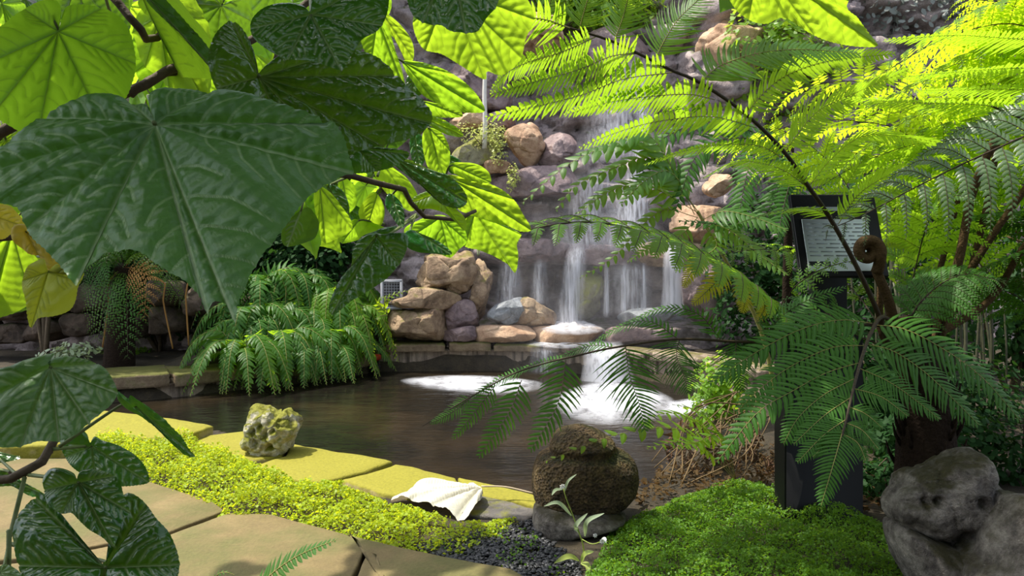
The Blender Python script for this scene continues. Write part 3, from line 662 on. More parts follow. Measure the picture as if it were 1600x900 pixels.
def leaf_core(parent,A,out,mat,n_hint=None,no=150,nr=22,tips=None,pucker=.006,teeth=.006,wave=.012,cup=0.,seed=0.,name='leaf',flip=False,droop=0.,vang=(30,62,98,140)):
    A=np.asarray(A,float); o=spline(out,no,True)
    c=o-A; n=np.linalg.svd(c-c.mean(0))[2][2]
    cam_=np.array([0,0,H])-A
    if np.dot(n,n_hint if n_hint is not None else cam_)<0: n=-n
    if flip: n=-n
    r=np.linalg.norm(c,axis=1); L=r.max(); it=int(np.argmax(r)) if tips is None else None
    if tips is not None:
        ti=[int(np.argmin(np.linalg.norm(o-np.asarray(t),axis=1))) for t in tips]; it=ti[0]
    e1=o[it]-A; e1=nrm(e1-n*np.dot(e1,n)); e2=np.cross(n,e1)
    uv=np.stack([c@e1,c@e2],-1)
    # toothed margin
    if teeth:
        tg=nrm(np.roll(o,-1,0)-np.roll(o,1,0)); ow=nrm(np.cross(tg,n)); s=np.sign(np.sum(ow*nrm(c),1).mean()); k=np.arange(no)
        o=o+ow*s*(((k%3==0)*1.-.33)*teeth*L*np.clip(r/L*2,0,1))[:,None]; c=o-A; uv=np.stack([c@e1,c@e2],-1)
    ang=np.arctan2(uv[:,1],uv[:,0])
    if tips is not None: ends=ti
    else:
        ends=[it]
        for a in vang:
            for sg in (1,-1):
                da=np.abs((ang-sg*math.radians(a)+math.pi)%(2*math.pi)-math.pi); k=int(np.argmin(da))
                if da[k]<.15: ends.append(k)
    E=uv[ends]
    t=np.linspace(0,1,nr)**.85
    p2=(t[:,None,None]*uv[None]).reshape(-1,2)
    def seg(p,a,b):
        ab=b-a; f=np.clip((p-a)@ab/(ab@ab+1e-12),0,1); return np.linalg.norm(p-a-f[:,None]*ab,axis=1)
    dd_=np.sort(np.array([seg(p2,np.zeros(2),e) for e in E]),0); vd=dd_[0]; vb=dd_[min(1,len(E)-1)]
    ea=np.sort(np.arctan2(E[:,1],E[:,0])); vd2=np.full(len(p2),9.)
    for e in E:
        l=np.linalg.norm(e); d=e/l; a0=math.atan2(e[1],e[0])
        for sg in (1,-1):
            dl=[(sg*(x-a0))%(2*math.pi) for x in ea]; dl=[x for x in dl if x>.05]; dlt=min(dl) if dl else 2.
            a_=math.radians(50); dr=np.array([math.cos(a0+sg*a_),math.sin(a0+sg*a_)]); dr2=np.array([math.cos(a0+sg*a_*.62),math.sin(a0+sg*a_*.62)])
            for f in (.26,.42,.57,.71,.84):
                h=dlt/2; rr=f*l
                ln=rr*math.sin(h)/math.sin(a_-h) if h<a_-.12 else .42*L*(1.05-f)
                ln=min(ln,.4*L,(1.12-f)*l*.7)
                b0=d*rr; b1=b0+dr*ln*.5; b2=b1+dr2*ln*.5
                vd2=np.minimum(vd2,np.minimum(seg(p2,b0,b1),seg(p2,b1,b2)))
    T=np.repeat(t,no); k=np.tile(np.arange(no),nr)
    pos=A+(t[:,None,None]*c[None]).reshape(-1,3)
    lr=np.linalg.norm(p2,axis=1)
    bul=2*vd*np.minimum(vb,.3*L)/(vd+vb+1e-6)
    h=pucker*60*bul*(1-.75*T**3)+pucker*L*1.5*np.minimum(vd/L,.03)/.03
    h+=pucker*L*1.6*np.minimum(vd2/L,.03)/.03*np.minimum(1,vd/L/.02)
    th=k/no*2*math.pi
    h+=wave*L*T**2*(np.sin(th*5+seed)+.6*np.sin(th*9+seed*2.3))
    h-=cup*L*T**2
    h-=pucker*L*3.
    pos=pos+n*h[:,None]; 
    if droop: pos[:,2]-=droop*L*(np.clip(p2[:,0]/L,0,1)**2)
    b=MB(); i,j=np.meshgrid(np.arange(nr-1),np.arange(no),indexing='ij')
    qd=np.stack([i*no+j,(i+1)*no+j,(i+1)*no+(j+1)%no,i*no+(j+1)%no],-1).reshape(-1,4)
    # winding so that the face normal is n
    w=np.cross(pos[no*3+1]-pos[no*3],pos[no*4]-pos[no*3])
    a1,b1,c1=pos[qd[no*4,0]],pos[qd[no*4,1]],pos[qd[no*4,2]]
    if np.dot(np.cross(b1-a1,c1-a1),n)<0: qd=qd[:,::-1]
    b.add(pos,[qd],at={'vd':vd,'vd2':vd2,'lr':lr})
    return b.build(name,mat,parent,origin=A),n,e1,L
def petiole(lf,A,n,e1,L,end,r=.0022,mat=None,name='petiole',sag=.3):
    A=np.asarray(A,float); end=np.asarray(end,float); D=np.linalg.norm(end-A)
    sd_=1. if np.dot(n,np.array([0,0,H])-A)>0 else .3
    c1=A-n*D*.32*sd_-e1*D*sag*.4
    b=MB(); b.tube(spline([A-n*.001,c1*.6+(A+(end-A)*.4)*.4,end],14),np.linspace(r*.8,r*1.25,14),7)
    return b.build(name,mat or M_GTWIG,lf)
LEAVES=0
def tleaf(parent,att,Y,gx,gy,pts,mat,pet=None,tips=None,top=True,**k):
    """leaf traced on the photograph, then laid out on its own tilted, curved blade"""
    global LEAVES; LEAVES+=1
    f=lambda x,y,d=0: P(x,y,Y+gx*(x-att[0])/1000+gy*(y-att[1])/1000+d)
    o=[f(*p) for p in pts]; A=f(*att)
    lf,n,e1,L=leaf_core(parent,A,o,mat,tips=[f(*t) for t in tips] if tips else None,flip=not top,seed=LEAVES*1.3,**k)
    if pet is not None: petiole(lf,A,n,e1,L,P(*pet),r=.0018+.0009*L/.2)
    return lf
HEART=np.array([(0,.03),(-.07,.12),(-.2,.19),(-.36,.16),(-.5,.04),(-.56,-.14),(-.54,-.34),(-.44,-.55),(-.28,-.76),(-.1,-.93),(0,-1.04),(.1,-.93),(.28,-.76),(.44,-.55),(.54,-.34),(.56,-.14),(.5,.04),(.36,.16),(.2,.19),(.07,.12)])
def gleaf(parent,A,tipdir,normal,size,mat,pet=None,width=1.,**k):
    global LEAVES; LEAVES+=1
    A=np.asarray(A,float); e=nrm(np.asarray(tipdir,float)); n=np.asarray(normal,float); n=nrm(n-e*np.dot(n,e)); s=np.cross(n,e)
    o=A+size*(-HEART[:,1:]*e+HEART[:,:1]*s*width)
    k.setdefault('no',90); k.setdefault('nr',12)
    lf,n,e1,L=leaf_core(parent,A,o,mat,n_hint=n,seed=LEAVES*1.7,**k)
    if pet is not None: petiole(lf,A,n,e1,L,pet,r=.002)
    return lf

SHRUB=thing('large_leaved_shrub','tall shrub with huge heart shaped green leaves hanging over the pond path','shrub',(-1.5,1.5,-.035))
def branch(parent,pts,r0,r1,mat=None,name='branch',n=30,seg=8):
    p=spline(pts,n); p=p+np.stack([vnoise(p,9,1,2),vnoise(p,9,5,2),vnoise(p,9,8,2)],-1)*r0*.7
    b=MB(); b.tube(p,np.linspace(r0,r1,n),seg); return b.build(name,mat or M_TWIG,parent)
branch(SHRUB,[(-1.5,1.5,-.05),(-1.46,1.5,.5),(-1.38,1.52,1.0),(-1.15,1.5,1.45),(-.95,1.5,1.85)],.035,.02,name='trunk')
branch(SHRUB,[(-1.36,1.51,1.1),P(-60,260,1.45),P(30,195,1.42),P(120,165,1.45),P(205,145,1.46),P(262,112,1.5),P(330,85,1.55),P(400,60,1.6),P(520,-30,1.7)],.014,.007)
branch(SHRUB,[(-1.44,1.5,.7),P(-120,420,1.4),P(30,370,1.36),P(180,300,1.34),P(330,262,1.32),P(440,268,1.35),P(560,275,1.42),P(640,300,1.52),P(648,335,1.6),P(700,345,1.65),P(742,328,1.7)],.012,.004)
branch(SHRUB,[(-1.1,1.5,1.5),P(60,-90,1.5),P(205,30,1.45),P(235,60,1.5),P(280,20,1.55),P(330,-20,1.6)],.012,.006)
branch(SHRUB,[(-1.0,1.5,1.8),P(300,-260,1.6),P(520,-160,1.55),P(700,-90,1.5),P(900,-110,1.5),P(1150,-90,1.6),P(1230,-60,1.65)],.014,.006)
branch(SHRUB,[P(205,150,1.46),P(240,122,1.5),P(300,118,1.55),P(345,180,1.5)],.006,.004)

H1=dict(no=450,nr=96)
# the giant leaf in front
tleaf(SHRUB,(240,190),.86,.02,-.55,[(237,186),(228,158),(206,152),(167,143),(117,149),(64,171),(30,200),(2,225),(-35,250),(-52,285),(-30,318),(0,316),(24,320),(34,346),(50,371),(68,387),(92,412),(110,434),(124,418),(146,404),(171,393),(199,391),(224,397),(248,413),(270,424),(290,436),(309,456),(318,480),(323,470),(342,464),(354,470),(362,493),(370,470),(382,444),(405,405),(448,358),(485,302),(520,276),(549,260),(544,238),(537,213),(519,186),(505,187),(492,175),(444,161),(384,144),(338,133),(277,131),(238,139),(230,152),(239,180)],M_LEAF,
  tips=[(362,493),(318,480),(110,434),(34,346),(-40,270),(549,260),(505,187),(200,148),(320,132),(64,171)],pet=(232,150,1.5),pucker=.007,teeth=.003,wave=.006,cup=.02,**H1)
# round back-lit leaf at the upper corner
tleaf(SHRUB,(92,48),.98,.1,.45,[(92,44),(97,22),(105,10),(130,6),(160,12),(188,32),(205,62),(213,98),(206,130),(192,160),(160,190),(120,215),(80,222),(30,210),(-25,170),(-45,120),(-30,60),(0,42),(28,20),(58,4),(82,2),(93,14)],M_LITLEAF,pet=(20,-15,1.2),top=False,no=300,nr=60,tips=[(60,222),(-10,180),(-45,110),(160,190),(213,98),(160,12),(40,12)],pucker=.008,teeth=.004)
# folded leaf
tleaf(SHRUB,(222,-12),1.08,.1,.3,[(218,-6),(210,10),(222,30),(236,48),(252,66),(266,98),(282,124),(300,130),(330,131),(353,133),(346,112,-.03),(322,70,-.06),(290,34,-.08),(262,4,-.08),(240,-20,-.05)],M_LITLEAF,pet=(200,80,1.5),top=False,no=240,nr=44,tips=[(353,133),(282,124),(252,66)],cup=-.05)
lf_=tleaf(SHRUB,(222,-14),1.03,.1,.25,[(226,-16),(242,-18),(264,4),(291,34),(323,70),(347,112),(354,134),(338,116),(312,86),(284,56),(252,26),(228,0)],M_LEAF,tips=[(354,134)],no=120,nr=20,wave=.004,name='folded_half')
lf_['label']='grey shining upper side of the folded leaf'
# dark leaf at the middle
tleaf(SHRUB,(405,117),1.02,.25,-.3,[(403,112),(398,85),(385,55),(365,32),(345,42),(331,66),(326,100),(336,135),(365,165),(410,190),(450,215),(490,240),(530,250),(560,238),(600,226),(640,218),(674,192),(662,162),(640,140),(618,114),(590,92),(556,80),(500,70),(450,80),(420,100)],M_LEAF,pet=(380,70,1.55),no=330,nr=66,tips=[(674,192),(600,226),(530,250),(450,215),(336,135),(365,32),(618,114),(540,76)],wave=.012,teeth=.003,pucker=.009)
tleaf(SHRUB,(560,232),1.12,.25,-.25,[(556,228),(520,215),(480,225),(470,245),(500,262),(540,272),(590,268),(622,258),(640,240),(610,232),(580,230)],M_LEAF,pet=(500,272,1.38),no=240,nr=44,tips=[(640,240),(590,268),(500,262)],pucker=.009)
# leaf above it
tleaf(SHRUB,(486,23),.93,.05,-.45,[(484,19),(470,8),(440,6),(410,16),(393,34),(394,56),(412,74),(445,92),(480,97),(510,103),(533,109),(545,92),(566,66),(590,48),(606,18),(604,-18),(570,-40),(520,-30),(492,-5)],M_LEAF,pet=(482,-40,1.6),no=300,nr=60,tips=[(533,109),(450,94),(394,45),(600,40),(590,-30)],teeth=.003)
tleaf(SHRUB,(705,-70),.86,.05,-.3,[(700,-75),(660,-80),(632,-40),(636,0),(646,26),(668,38),(690,40),(705,50),(728,53),(746,50),(760,30),(778,4),(790,-40),(760,-80),(715,-80)],M_LEAF,pet=(690,-110,1.5),no=240,nr=44,tips=[(728,53),(660,34),(636,0),(770,10)],teeth=.003)
tleaf(SHRUB,(700,-20),1.35,.1,.35,[(690,-25),(660,0),(645,35),(660,75),(690,85),(720,103),(757,124),(762,112),(785,118),(812,95),(822,60),(835,30),(820,-5),(770,-30),(715,-32)],M_LITLEAF,pet=(680,-95,1.5),top=False,no=270,nr=52,tips=[(757,124),(665,78),(815,90),(648,35),(825,30)],teeth=.003)
# back-lit leaf at the top right
tleaf(SHRUB,(1185,-60),1.4,.15,.4,[(1180,-70),(1150,-60),(1135,-20),(1145,8),(1168,30),(1200,38),(1225,28),(1262,50),(1300,66),(1340,73),(1368,70),(1355,45),(1342,28),(1325,14),(1322,-10),(1300,-50),(1240,-75)],M_LITLEAF,pet=(1170,-92,1.6),top=False,no=270,nr=56,tips=[(1368,70),(1168,30),(1325,0),(1270,55)],teeth=.003)
# back-lit leaves right of the dark ones
Y_=[((590,28),1.55,[(588,22),(570,30),(562,48),(566,72),(580,98),(602,118),(632,142),(628,110),(618,80),(610,52),(600,34)],M_LITLEAF,False,[(632,142),(580,98)],(560,0,1.65)),
 ((598,22),1.62,[(596,18),(588,30),(598,46),(614,58),(626,80),(636,98),(646,92),(645,68),(632,46),(614,28)],M_LITLEAF,False,[(646,92)],(560,-10,1.7)),
 ((632,98),1.6,[(630,95),(634,112),(645,128),(660,148),(680,160),(700,170),(728,176),(757,174),(748,152),(730,132),(705,114),(680,103),(655,97)],M_LITLEAF,False,[(757,174),(680,160),(705,114)],(590,60,1.7)),
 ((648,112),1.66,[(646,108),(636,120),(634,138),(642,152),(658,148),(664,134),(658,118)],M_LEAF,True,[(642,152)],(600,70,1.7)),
 ((665,160),1.7,[(660,158),(655,172),(668,182),(695,184),(722,182),(716,172),(690,164)],M_LITLEAF,False,[(722,182)],(640,150,1.75)),
 ((655,180),1.58,[(652,176),(660,190),(680,202),(705,213),(724,212),(712,198),(690,186),(670,180)],M_LITLEAF,True,[(724,212)],(630,190,1.7)),
 ((672,202),1.66,[(668,200),(660,212),(662,240),(672,268),(690,274),(701,262),(703,236),(694,212),(682,203)],M_LITLEAF,False,[(690,276),(703,236)],(650,215,1.75)),
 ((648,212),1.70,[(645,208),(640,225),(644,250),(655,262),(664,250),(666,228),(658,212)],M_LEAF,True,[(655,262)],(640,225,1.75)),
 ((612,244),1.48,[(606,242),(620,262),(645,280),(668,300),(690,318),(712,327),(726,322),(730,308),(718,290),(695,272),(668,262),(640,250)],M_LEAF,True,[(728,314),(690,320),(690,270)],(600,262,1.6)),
 ((703,278),1.72,[(698,274),(696,290),(706,312),(720,330),(750,342),(785,352),(815,362),(830,358),(818,336),(806,316),(790,300),(762,286),(730,278)],M_LITLEAF,False,[(830,358),(720,330),(800,312)],(690,330,1.75)),
 ((707,258),1.68,[(704,256),(706,268),(722,278),(745,284),(766,285),(764,270),(748,258),(725,254)],M_LITLEAF,False,[(766,285)],(690,300,1.75)),
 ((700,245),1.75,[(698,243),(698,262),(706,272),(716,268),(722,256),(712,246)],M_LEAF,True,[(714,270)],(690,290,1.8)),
 ((742,332),1.78,[(738,336),(724,348),(720,366),(726,384),(748,392),(770,400),(792,412),(805,426),(810,402),(808,382),(814,366),(790,354),(762,340)],M_LITLEAF,False,[(805,428),(726,384),(814,366)],(720,345,1.8)),
 ((688,340),1.74,[(684,336),(655,344),(632,358),(640,375),(668,386),(690,398),(704,402),(716,392),(730,376),(722,352),(704,340)],M_LITLEAF,False,[(704,404),(640,370),(730,376)],(700,346,1.8)),
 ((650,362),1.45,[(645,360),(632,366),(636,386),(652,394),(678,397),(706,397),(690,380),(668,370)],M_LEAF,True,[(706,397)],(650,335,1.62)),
 ((680,302),1.6,[(676,298),(650,306),(640,318),(652,326),(676,328),(700,336),(725,360),(728,344),(716,330),(700,316)],M_LITLEAF,True,[(725,360),(642,318)],(660,330,1.65)),
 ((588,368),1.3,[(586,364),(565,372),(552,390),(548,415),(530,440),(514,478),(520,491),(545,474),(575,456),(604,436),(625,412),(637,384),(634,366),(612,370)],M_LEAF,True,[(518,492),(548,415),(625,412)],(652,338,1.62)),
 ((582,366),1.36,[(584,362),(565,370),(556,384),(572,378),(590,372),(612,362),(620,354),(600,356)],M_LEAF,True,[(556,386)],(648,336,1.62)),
 ((500,292),1.4,[(496,290),(490,308),(494,340),(500,368),(508,380),(530,372),(550,358),(545,338),(530,318),(515,300)],M_LITLEAF,False,[(508,381),(550,358)],(520,278,1.42)),
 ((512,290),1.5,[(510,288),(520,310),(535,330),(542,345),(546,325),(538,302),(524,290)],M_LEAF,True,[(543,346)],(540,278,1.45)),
 ((535,280),1.55,[(532,278),(528,295),(536,320),(545,332),(556,320),(556,296),(546,282)],M_LITLEAF,False,[(546,333)],(550,276,1.45)),
 ((590,302),1.55,[(585,300),(570,312),(560,332),(568,350),(586,356),(598,348),(600,322)],M_LITLEAF,False,[(574,356)],(600,285,1.5)),
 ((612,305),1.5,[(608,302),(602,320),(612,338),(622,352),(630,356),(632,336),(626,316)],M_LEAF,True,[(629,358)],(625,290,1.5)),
 ((560,345),1.55,[(556,343),(545,350),(532,368),(534,380),(558,376),(590,366),(604,358),(586,350)],M_LITLEAF,False,[(534,381)],(600,350,1.6)),
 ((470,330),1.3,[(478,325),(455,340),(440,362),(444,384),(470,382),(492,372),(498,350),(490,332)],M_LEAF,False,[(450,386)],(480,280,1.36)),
 ((600,258),1.62,[(596,254),(584,262),(590,285),(612,310),(640,330),(655,318),(648,296),(628,272)],M_LITLEAF,False,[(648,330)],(590,275,1.55))]
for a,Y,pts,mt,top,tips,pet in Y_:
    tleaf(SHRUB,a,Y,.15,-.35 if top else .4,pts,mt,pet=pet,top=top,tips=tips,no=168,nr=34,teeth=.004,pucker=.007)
# yellowing leaves under the giant leaf
tleaf(SHRUB,(-30,330),1.0,0,-.1,[(-40,320),(-60,350),(-30,372),(5,374),(24,362),(40,355),(30,335),(10,320)],M_YELL,pet=(-60,300,1.3),tips=[(40,355)])
tleaf(SHRUB,(40,362),.98,0,-.1,[(30,350),(20,365),(30,385),(50,398),(70,402),(75,428),(98,418),(112,415),(92,402),(62,380),(50,358)],M_YELL,pet=(-30,330,1.3),tips=[(112,415),(75,428)],pucker=.012,wave=.04)
tleaf(SHRUB,(75,425),.95,.05,-.1,[(70,405),(55,410),(42,420),(33,440),(40,462),(42,480),(46,512),(60,498),(85,494),(108,486),(118,470),(124,448),(131,424),(112,412),(106,430),(90,412),(76,425)],M_PALEL,pet=(60,400,1.1),tips=[(46,512),(33,440),(124,440)],no=170,nr=22,wave=.02)
# leaves further back fill the crown
rs=np.random.default_rng(5)
FILL=[(250,45,1.5),(285,75,1.7),(310,20,1.8),(345,28,1.6),(380,20,1.9),(240,170,1.7),(215,165,1.9),(40,10,1.7),(5,25,1.6),(120,-10,1.9),(260,120,2.0),(430,-5,1.8),(320,110,2.1),(230,100,2.1),(300,55,2.2),(370,80,2.2),(170,0,2.1),(460,25,2.0),(200,30,2.2),(10,240,1.5),(15,185,1.7),(20,380,1.5),(35,415,1.6),(-10,360,1.6),(540,20,2.0),(345,50,2.4),(265,20,2.5),(575,10,2.3),(500,150,2.2),(610,190,2.2),(570,310,2.2),(540,345,2.2),(480,345,2.0),(460,310,2.0)]
for x,y,Y in FILL:
    A=P(x,y-20,Y); s=rs.uniform(.12,.2); td=np.array([rs.uniform(-.8,.8),rs.uniform(-.3,.5),-1.]); nn=np.array([rs.uniform(-.5,.5),rs.uniform(.1,.9),rs.uniform(.5,1.2)])
    gleaf(SHRUB,A,td,nn,s,M_LITLEAF if rs.random()<.75 else M_LEAF,pet=A+np.array([rs.uniform(-.1,.1),rs.uniform(.02,.12),rs.uniform(.06,.16)]))
# leaf clusters added out of view above, placed to shade the foreground
def crown(parent,centres,n,rad,size,mat,name='shade_leaves',seed=3):
    r2=np.random.default_rng(seed); b=MB(); cs=[]
    hs=spline(np.concatenate([HEART,np.zeros((len(HEART),1))],1),26,True)[:,:2]
    for c,rd,m in centres:
        sc_=1. if rd>.1 else .6
        for k in range(m):
            a=np.asarray(c)+r2.normal(size=3)*rd*.55; e=nrm(np.array([r2.uniform(-1,1),r2.uniform(-1,1),r2.uniform(-.9,-.1)])); nn=nrm(np.array([r2.uniform(-.5,.5),r2.uniform(-.5,.5),1.])); nn=nrm(nn-e*np.dot(nn,e)); s=np.cross(nn,e); z=r2.uniform(*size)*sc_
            o=a+z*(-hs[:,1:]*e+hs[:,:1]*s); m2=a+(o-a)*.55+nn*z*.03
            no=len(o); k_=np.arange(no)
            b.add(np.concatenate([[a],m2,o]),[np.stack([np.zeros(no,int),1+k_,1+(k_+1)%no],-1),np.stack([1+k_,1+no+k_,1+no+(k_+1)%no,1+(k_+1)%no],-1)],at={'vd':np.full(2*no+1,9.),'vd2':np.full(2*no+1,9.),'lr':np.zeros(2*no+1)})
    o=b.build(name,mat,parent); o['kind']='stuff'; return o
def toward_sun(p,d): return np.asarray(p)+SUN*d
SHADE=[(P(330,300,.8),.75,.22,16),(P(140,270,.85),.34,.05,6),(P(450,230,.95),.75,.2,14),(P(480,60,.93),.6,.18,10),(P(560,160,1.05),.8,.18,10),(P(710,0,.86),.6,.12,6)]
SHADE+=[(np.array([-.32,.5,2.1]),0,.34,5),(np.array([-1.05,.55,2.0]),0,.34,5),(np.array([-.15,.8,2.3]),0,.34,5),(np.array([-.5,.2,2.3]),0,.34,3),(P(1340,580,3.1),1.95,.35,16),(P(1300,660,3.0),2.3,.35,14),(P(1450,780,3.1),2.55,.38,20),(P(1560,800,3.1),2.45,.35,16),(P(1290,740,3.9),2.7,.35,16),(P(1450,650,3.9),2.3,.4,18),(P(1150,600,3.2),2.3,.3,6),
 (P(1230,850,3.4),3.0,.4,9),(P(1350,860,3.3),2.9,.35,14),(P(900,740,3.8),3.0,.3,8),(P(950,620,3.45),2.4,.35,8),(P(660,870,3.3),3.0,.35,12),(P(780,870,3.3),3.0,.35,14),(P(560,890,3.1),3.0,.2,4),(P(1380,440,3.8),1.8,.25,8),(P(1560,560,4.5),2.2,.5,16),(P(1570,700,4.2),2.5,.35,14),(P(1200,730,4.4),2.7,.3,8),
 (P(80,640,1.0),.95,.2,10),(P(120,800,1.0),1.15,.2,10),(P(240,860,2.9),3.2,.4,5)]
SHADE+=[(P(585,410,1.3),.55,.1,6),(P(60,600,1.0),.9,.2,8),(P(130,760,1.0),1.0,.2,8)]
def clear_of_view(p,d,r):
    while d>0 and toward_sun(p,d)[2]<1.3+.304*toward_sun(p,d)[1]+r*.9+.3: d+=.05
    return toward_sun(p,d)
crown(SHRUB,[(clear_of_view(p,d,r),r,m) for p,d,r,m in SHADE],0,0,(.14,.24),M_LEAF)

# ---------------------------------------------------------------- young plant in the lower corner
LOW=thing('young_shrub','young glossy shrub with dark heart shaped leaves at the path edge','shrub',(-.78,1.12,-.035))
branch(LOW,[(-.78,1.12,-.05),(-.86,1.12,.3),P(-90,800,1.12),P(-30,756,1.1),P(20,748,1.1),P(50,735,1.1),P(78,706,1.12),P(92,672,1.15),P(100,655,1.18)],.009,.006,name='stem')
branch(LOW,[(-.76,1.12,-.05),P(12,905,1.05),P(14,850,1.08),P(28,790,1.09),P(40,745,1.1)],.004,.003,M_GTWIG,name='stem')
branch(LOW,[P(78,706,1.12),P(30,742,1.15),P(15,738,1.15)],.004,.002,name='stem',n=10)
tleaf(LOW,(78,573),1.0,.05,-.5,[(76,568),(86,555),(70,556),(45,563),(10,578),(-30,590),(-60,630),(-40,690),(0,700),(30,697),(60,692),(92,690),(120,680),(140,660),(160,646),(176,632),(184,614),(178,596),(164,576),(140,563),(112,558),(90,560)],M_LEAF,pet=(100,652,1.18),no=300,nr=60,tips=[(30,698),(92,690),(140,662),(184,614),(150,566),(-50,640)],wave=.01,pucker=.01,teeth=.003)
tleaf(LOW,(212,636),1.15,.1,.25,[(200,622),(184,610),(186,625),(200,638),(225,655),(250,672),(270,692),(285,708),(305,714),(296,702),(285,685),(268,664),(245,645),(222,628),(206,616)],M_LEAF,pet=(92,698,1.12),no=120,nr=16,tips=[(305,714)],cup=.0)
tleaf(LOW,(143,697),1.22,.1,-.35,[(140,692),(136,678),(118,664),(100,672),(94,690),(102,715),(120,735),(150,752),(185,760),(215,758),(233,752),(228,730),(210,710),(185,696),(160,688),(148,682)],M_LEAF,pet=(82,702,1.12),no=240,nr=44,tips=[(233,754),(150,752),(102,715)],pucker=.006)
tleaf(LOW,(122,753),.98,.05,-.4,[(120,748),(116,740),(100,734),(80,734),(68,748),(69,768),(78,790),(95,802),(112,802),(125,814),(140,828),(160,840),(176,853),(186,836),(194,815),(203,800),(194,775),(188,752),(172,740),(150,734),(130,735),(123,742)],M_LEAF,pet=(45,742,1.1),no=270,nr=56,tips=[(176,853),(95,802),(69,765),(203,800),(180,742)],pucker=.012,teeth=.003)
tleaf(LOW,(164,886),.97,.05,-.45,[(160,880),(120,850),(90,800),(66,770),(44,790),(30,812),(23,845),(30,890),(60,940),(130,980),(220,960),(272,915),(280,880),(268,838),(246,812),(226,785),(205,772),(192,780),(190,810),(176,850)],M_LEAF,pet=(16,850,1.08),no=300,nr=60,tips=[(150,985),(30,880),(280,880),(226,785),(60,780)],pucker=.012,teeth=.003)
tleaf(LOW,(-20,735),1.25,.1,-.3,[(-30,730),(-10,728),(15,740),(40,755),(66,770),(50,776),(20,760),(-20,762),(-40,750)],M_LEAF,pet=(40,742,1.1),no=100,nr=12,tips=[(66,770)])
tleaf(LOW,(-20,705),1.25,.1,-.3,[(-25,700),(-8,704),(15,710),(33,715),(10,722),(-15,722)],M_LEAF,pet=(30,745,1.1),no=80,nr=10,tips=[(33,715)])
tleaf(LOW,(0,895),1.0,.1,-.3,[(-4,890),(5,882),(20,886),(34,900),(30,930),(0,940),(-20,920)],M_LEAF,pet=(14,850,1.08),no=80,nr=10)
# ================================================================ ferns
M_FERN=foliage_mat('fern_green',(.04,.12,.012),(.36,.58,.02),tmix=.56)
M_FERND=foliage_mat('shaded_fern_green',(.033,.105,.010),(.11,.26,.015),tmix=.35,rough=.5,spec=.18)  # darker copy of the fern green, shade put into the colour
M_FERNY=foliage_mat('bright_fern_green',(.09,.20,.015),(.56,.76,.02),tmix=.62)  # brighter, yellower copy of the fern green
M_FERNG=foliage_mat('sheen_fern_green',(.075,.125,.05),(.18,.32,.06),tmix=.35,rough=.4,spec=.5)  # greyed green: the sheen on the frond's upper side is in its colour
M_FYEL=foliage_mat('yellow_fern',(.35,.30,.03),(.7,.6,.03),tmix=.45)
M_FDEAD=foliage_mat('dead_fern',(.30,.16,.05),(.4,.22,.06),tmix=.25,rough=.8,spec=.1)
M_RACHIS=plain_mat('fern_stalk',(.035,.022,.01),.7,.3,60,.4,.5)
M_RACHISG=plain_mat('green_fern_stalk',(.22,.20,.05),.6,.3,60,.3,.3)
M_HAIRY=plain_mat('hairy_fern_stem',(.06,.036,.014),.9,.15,90,.6,1.)
M_FTRUNK=plain_mat('fern_trunk',(.022,.014,.009),.95,.1,60,.6,1.5)

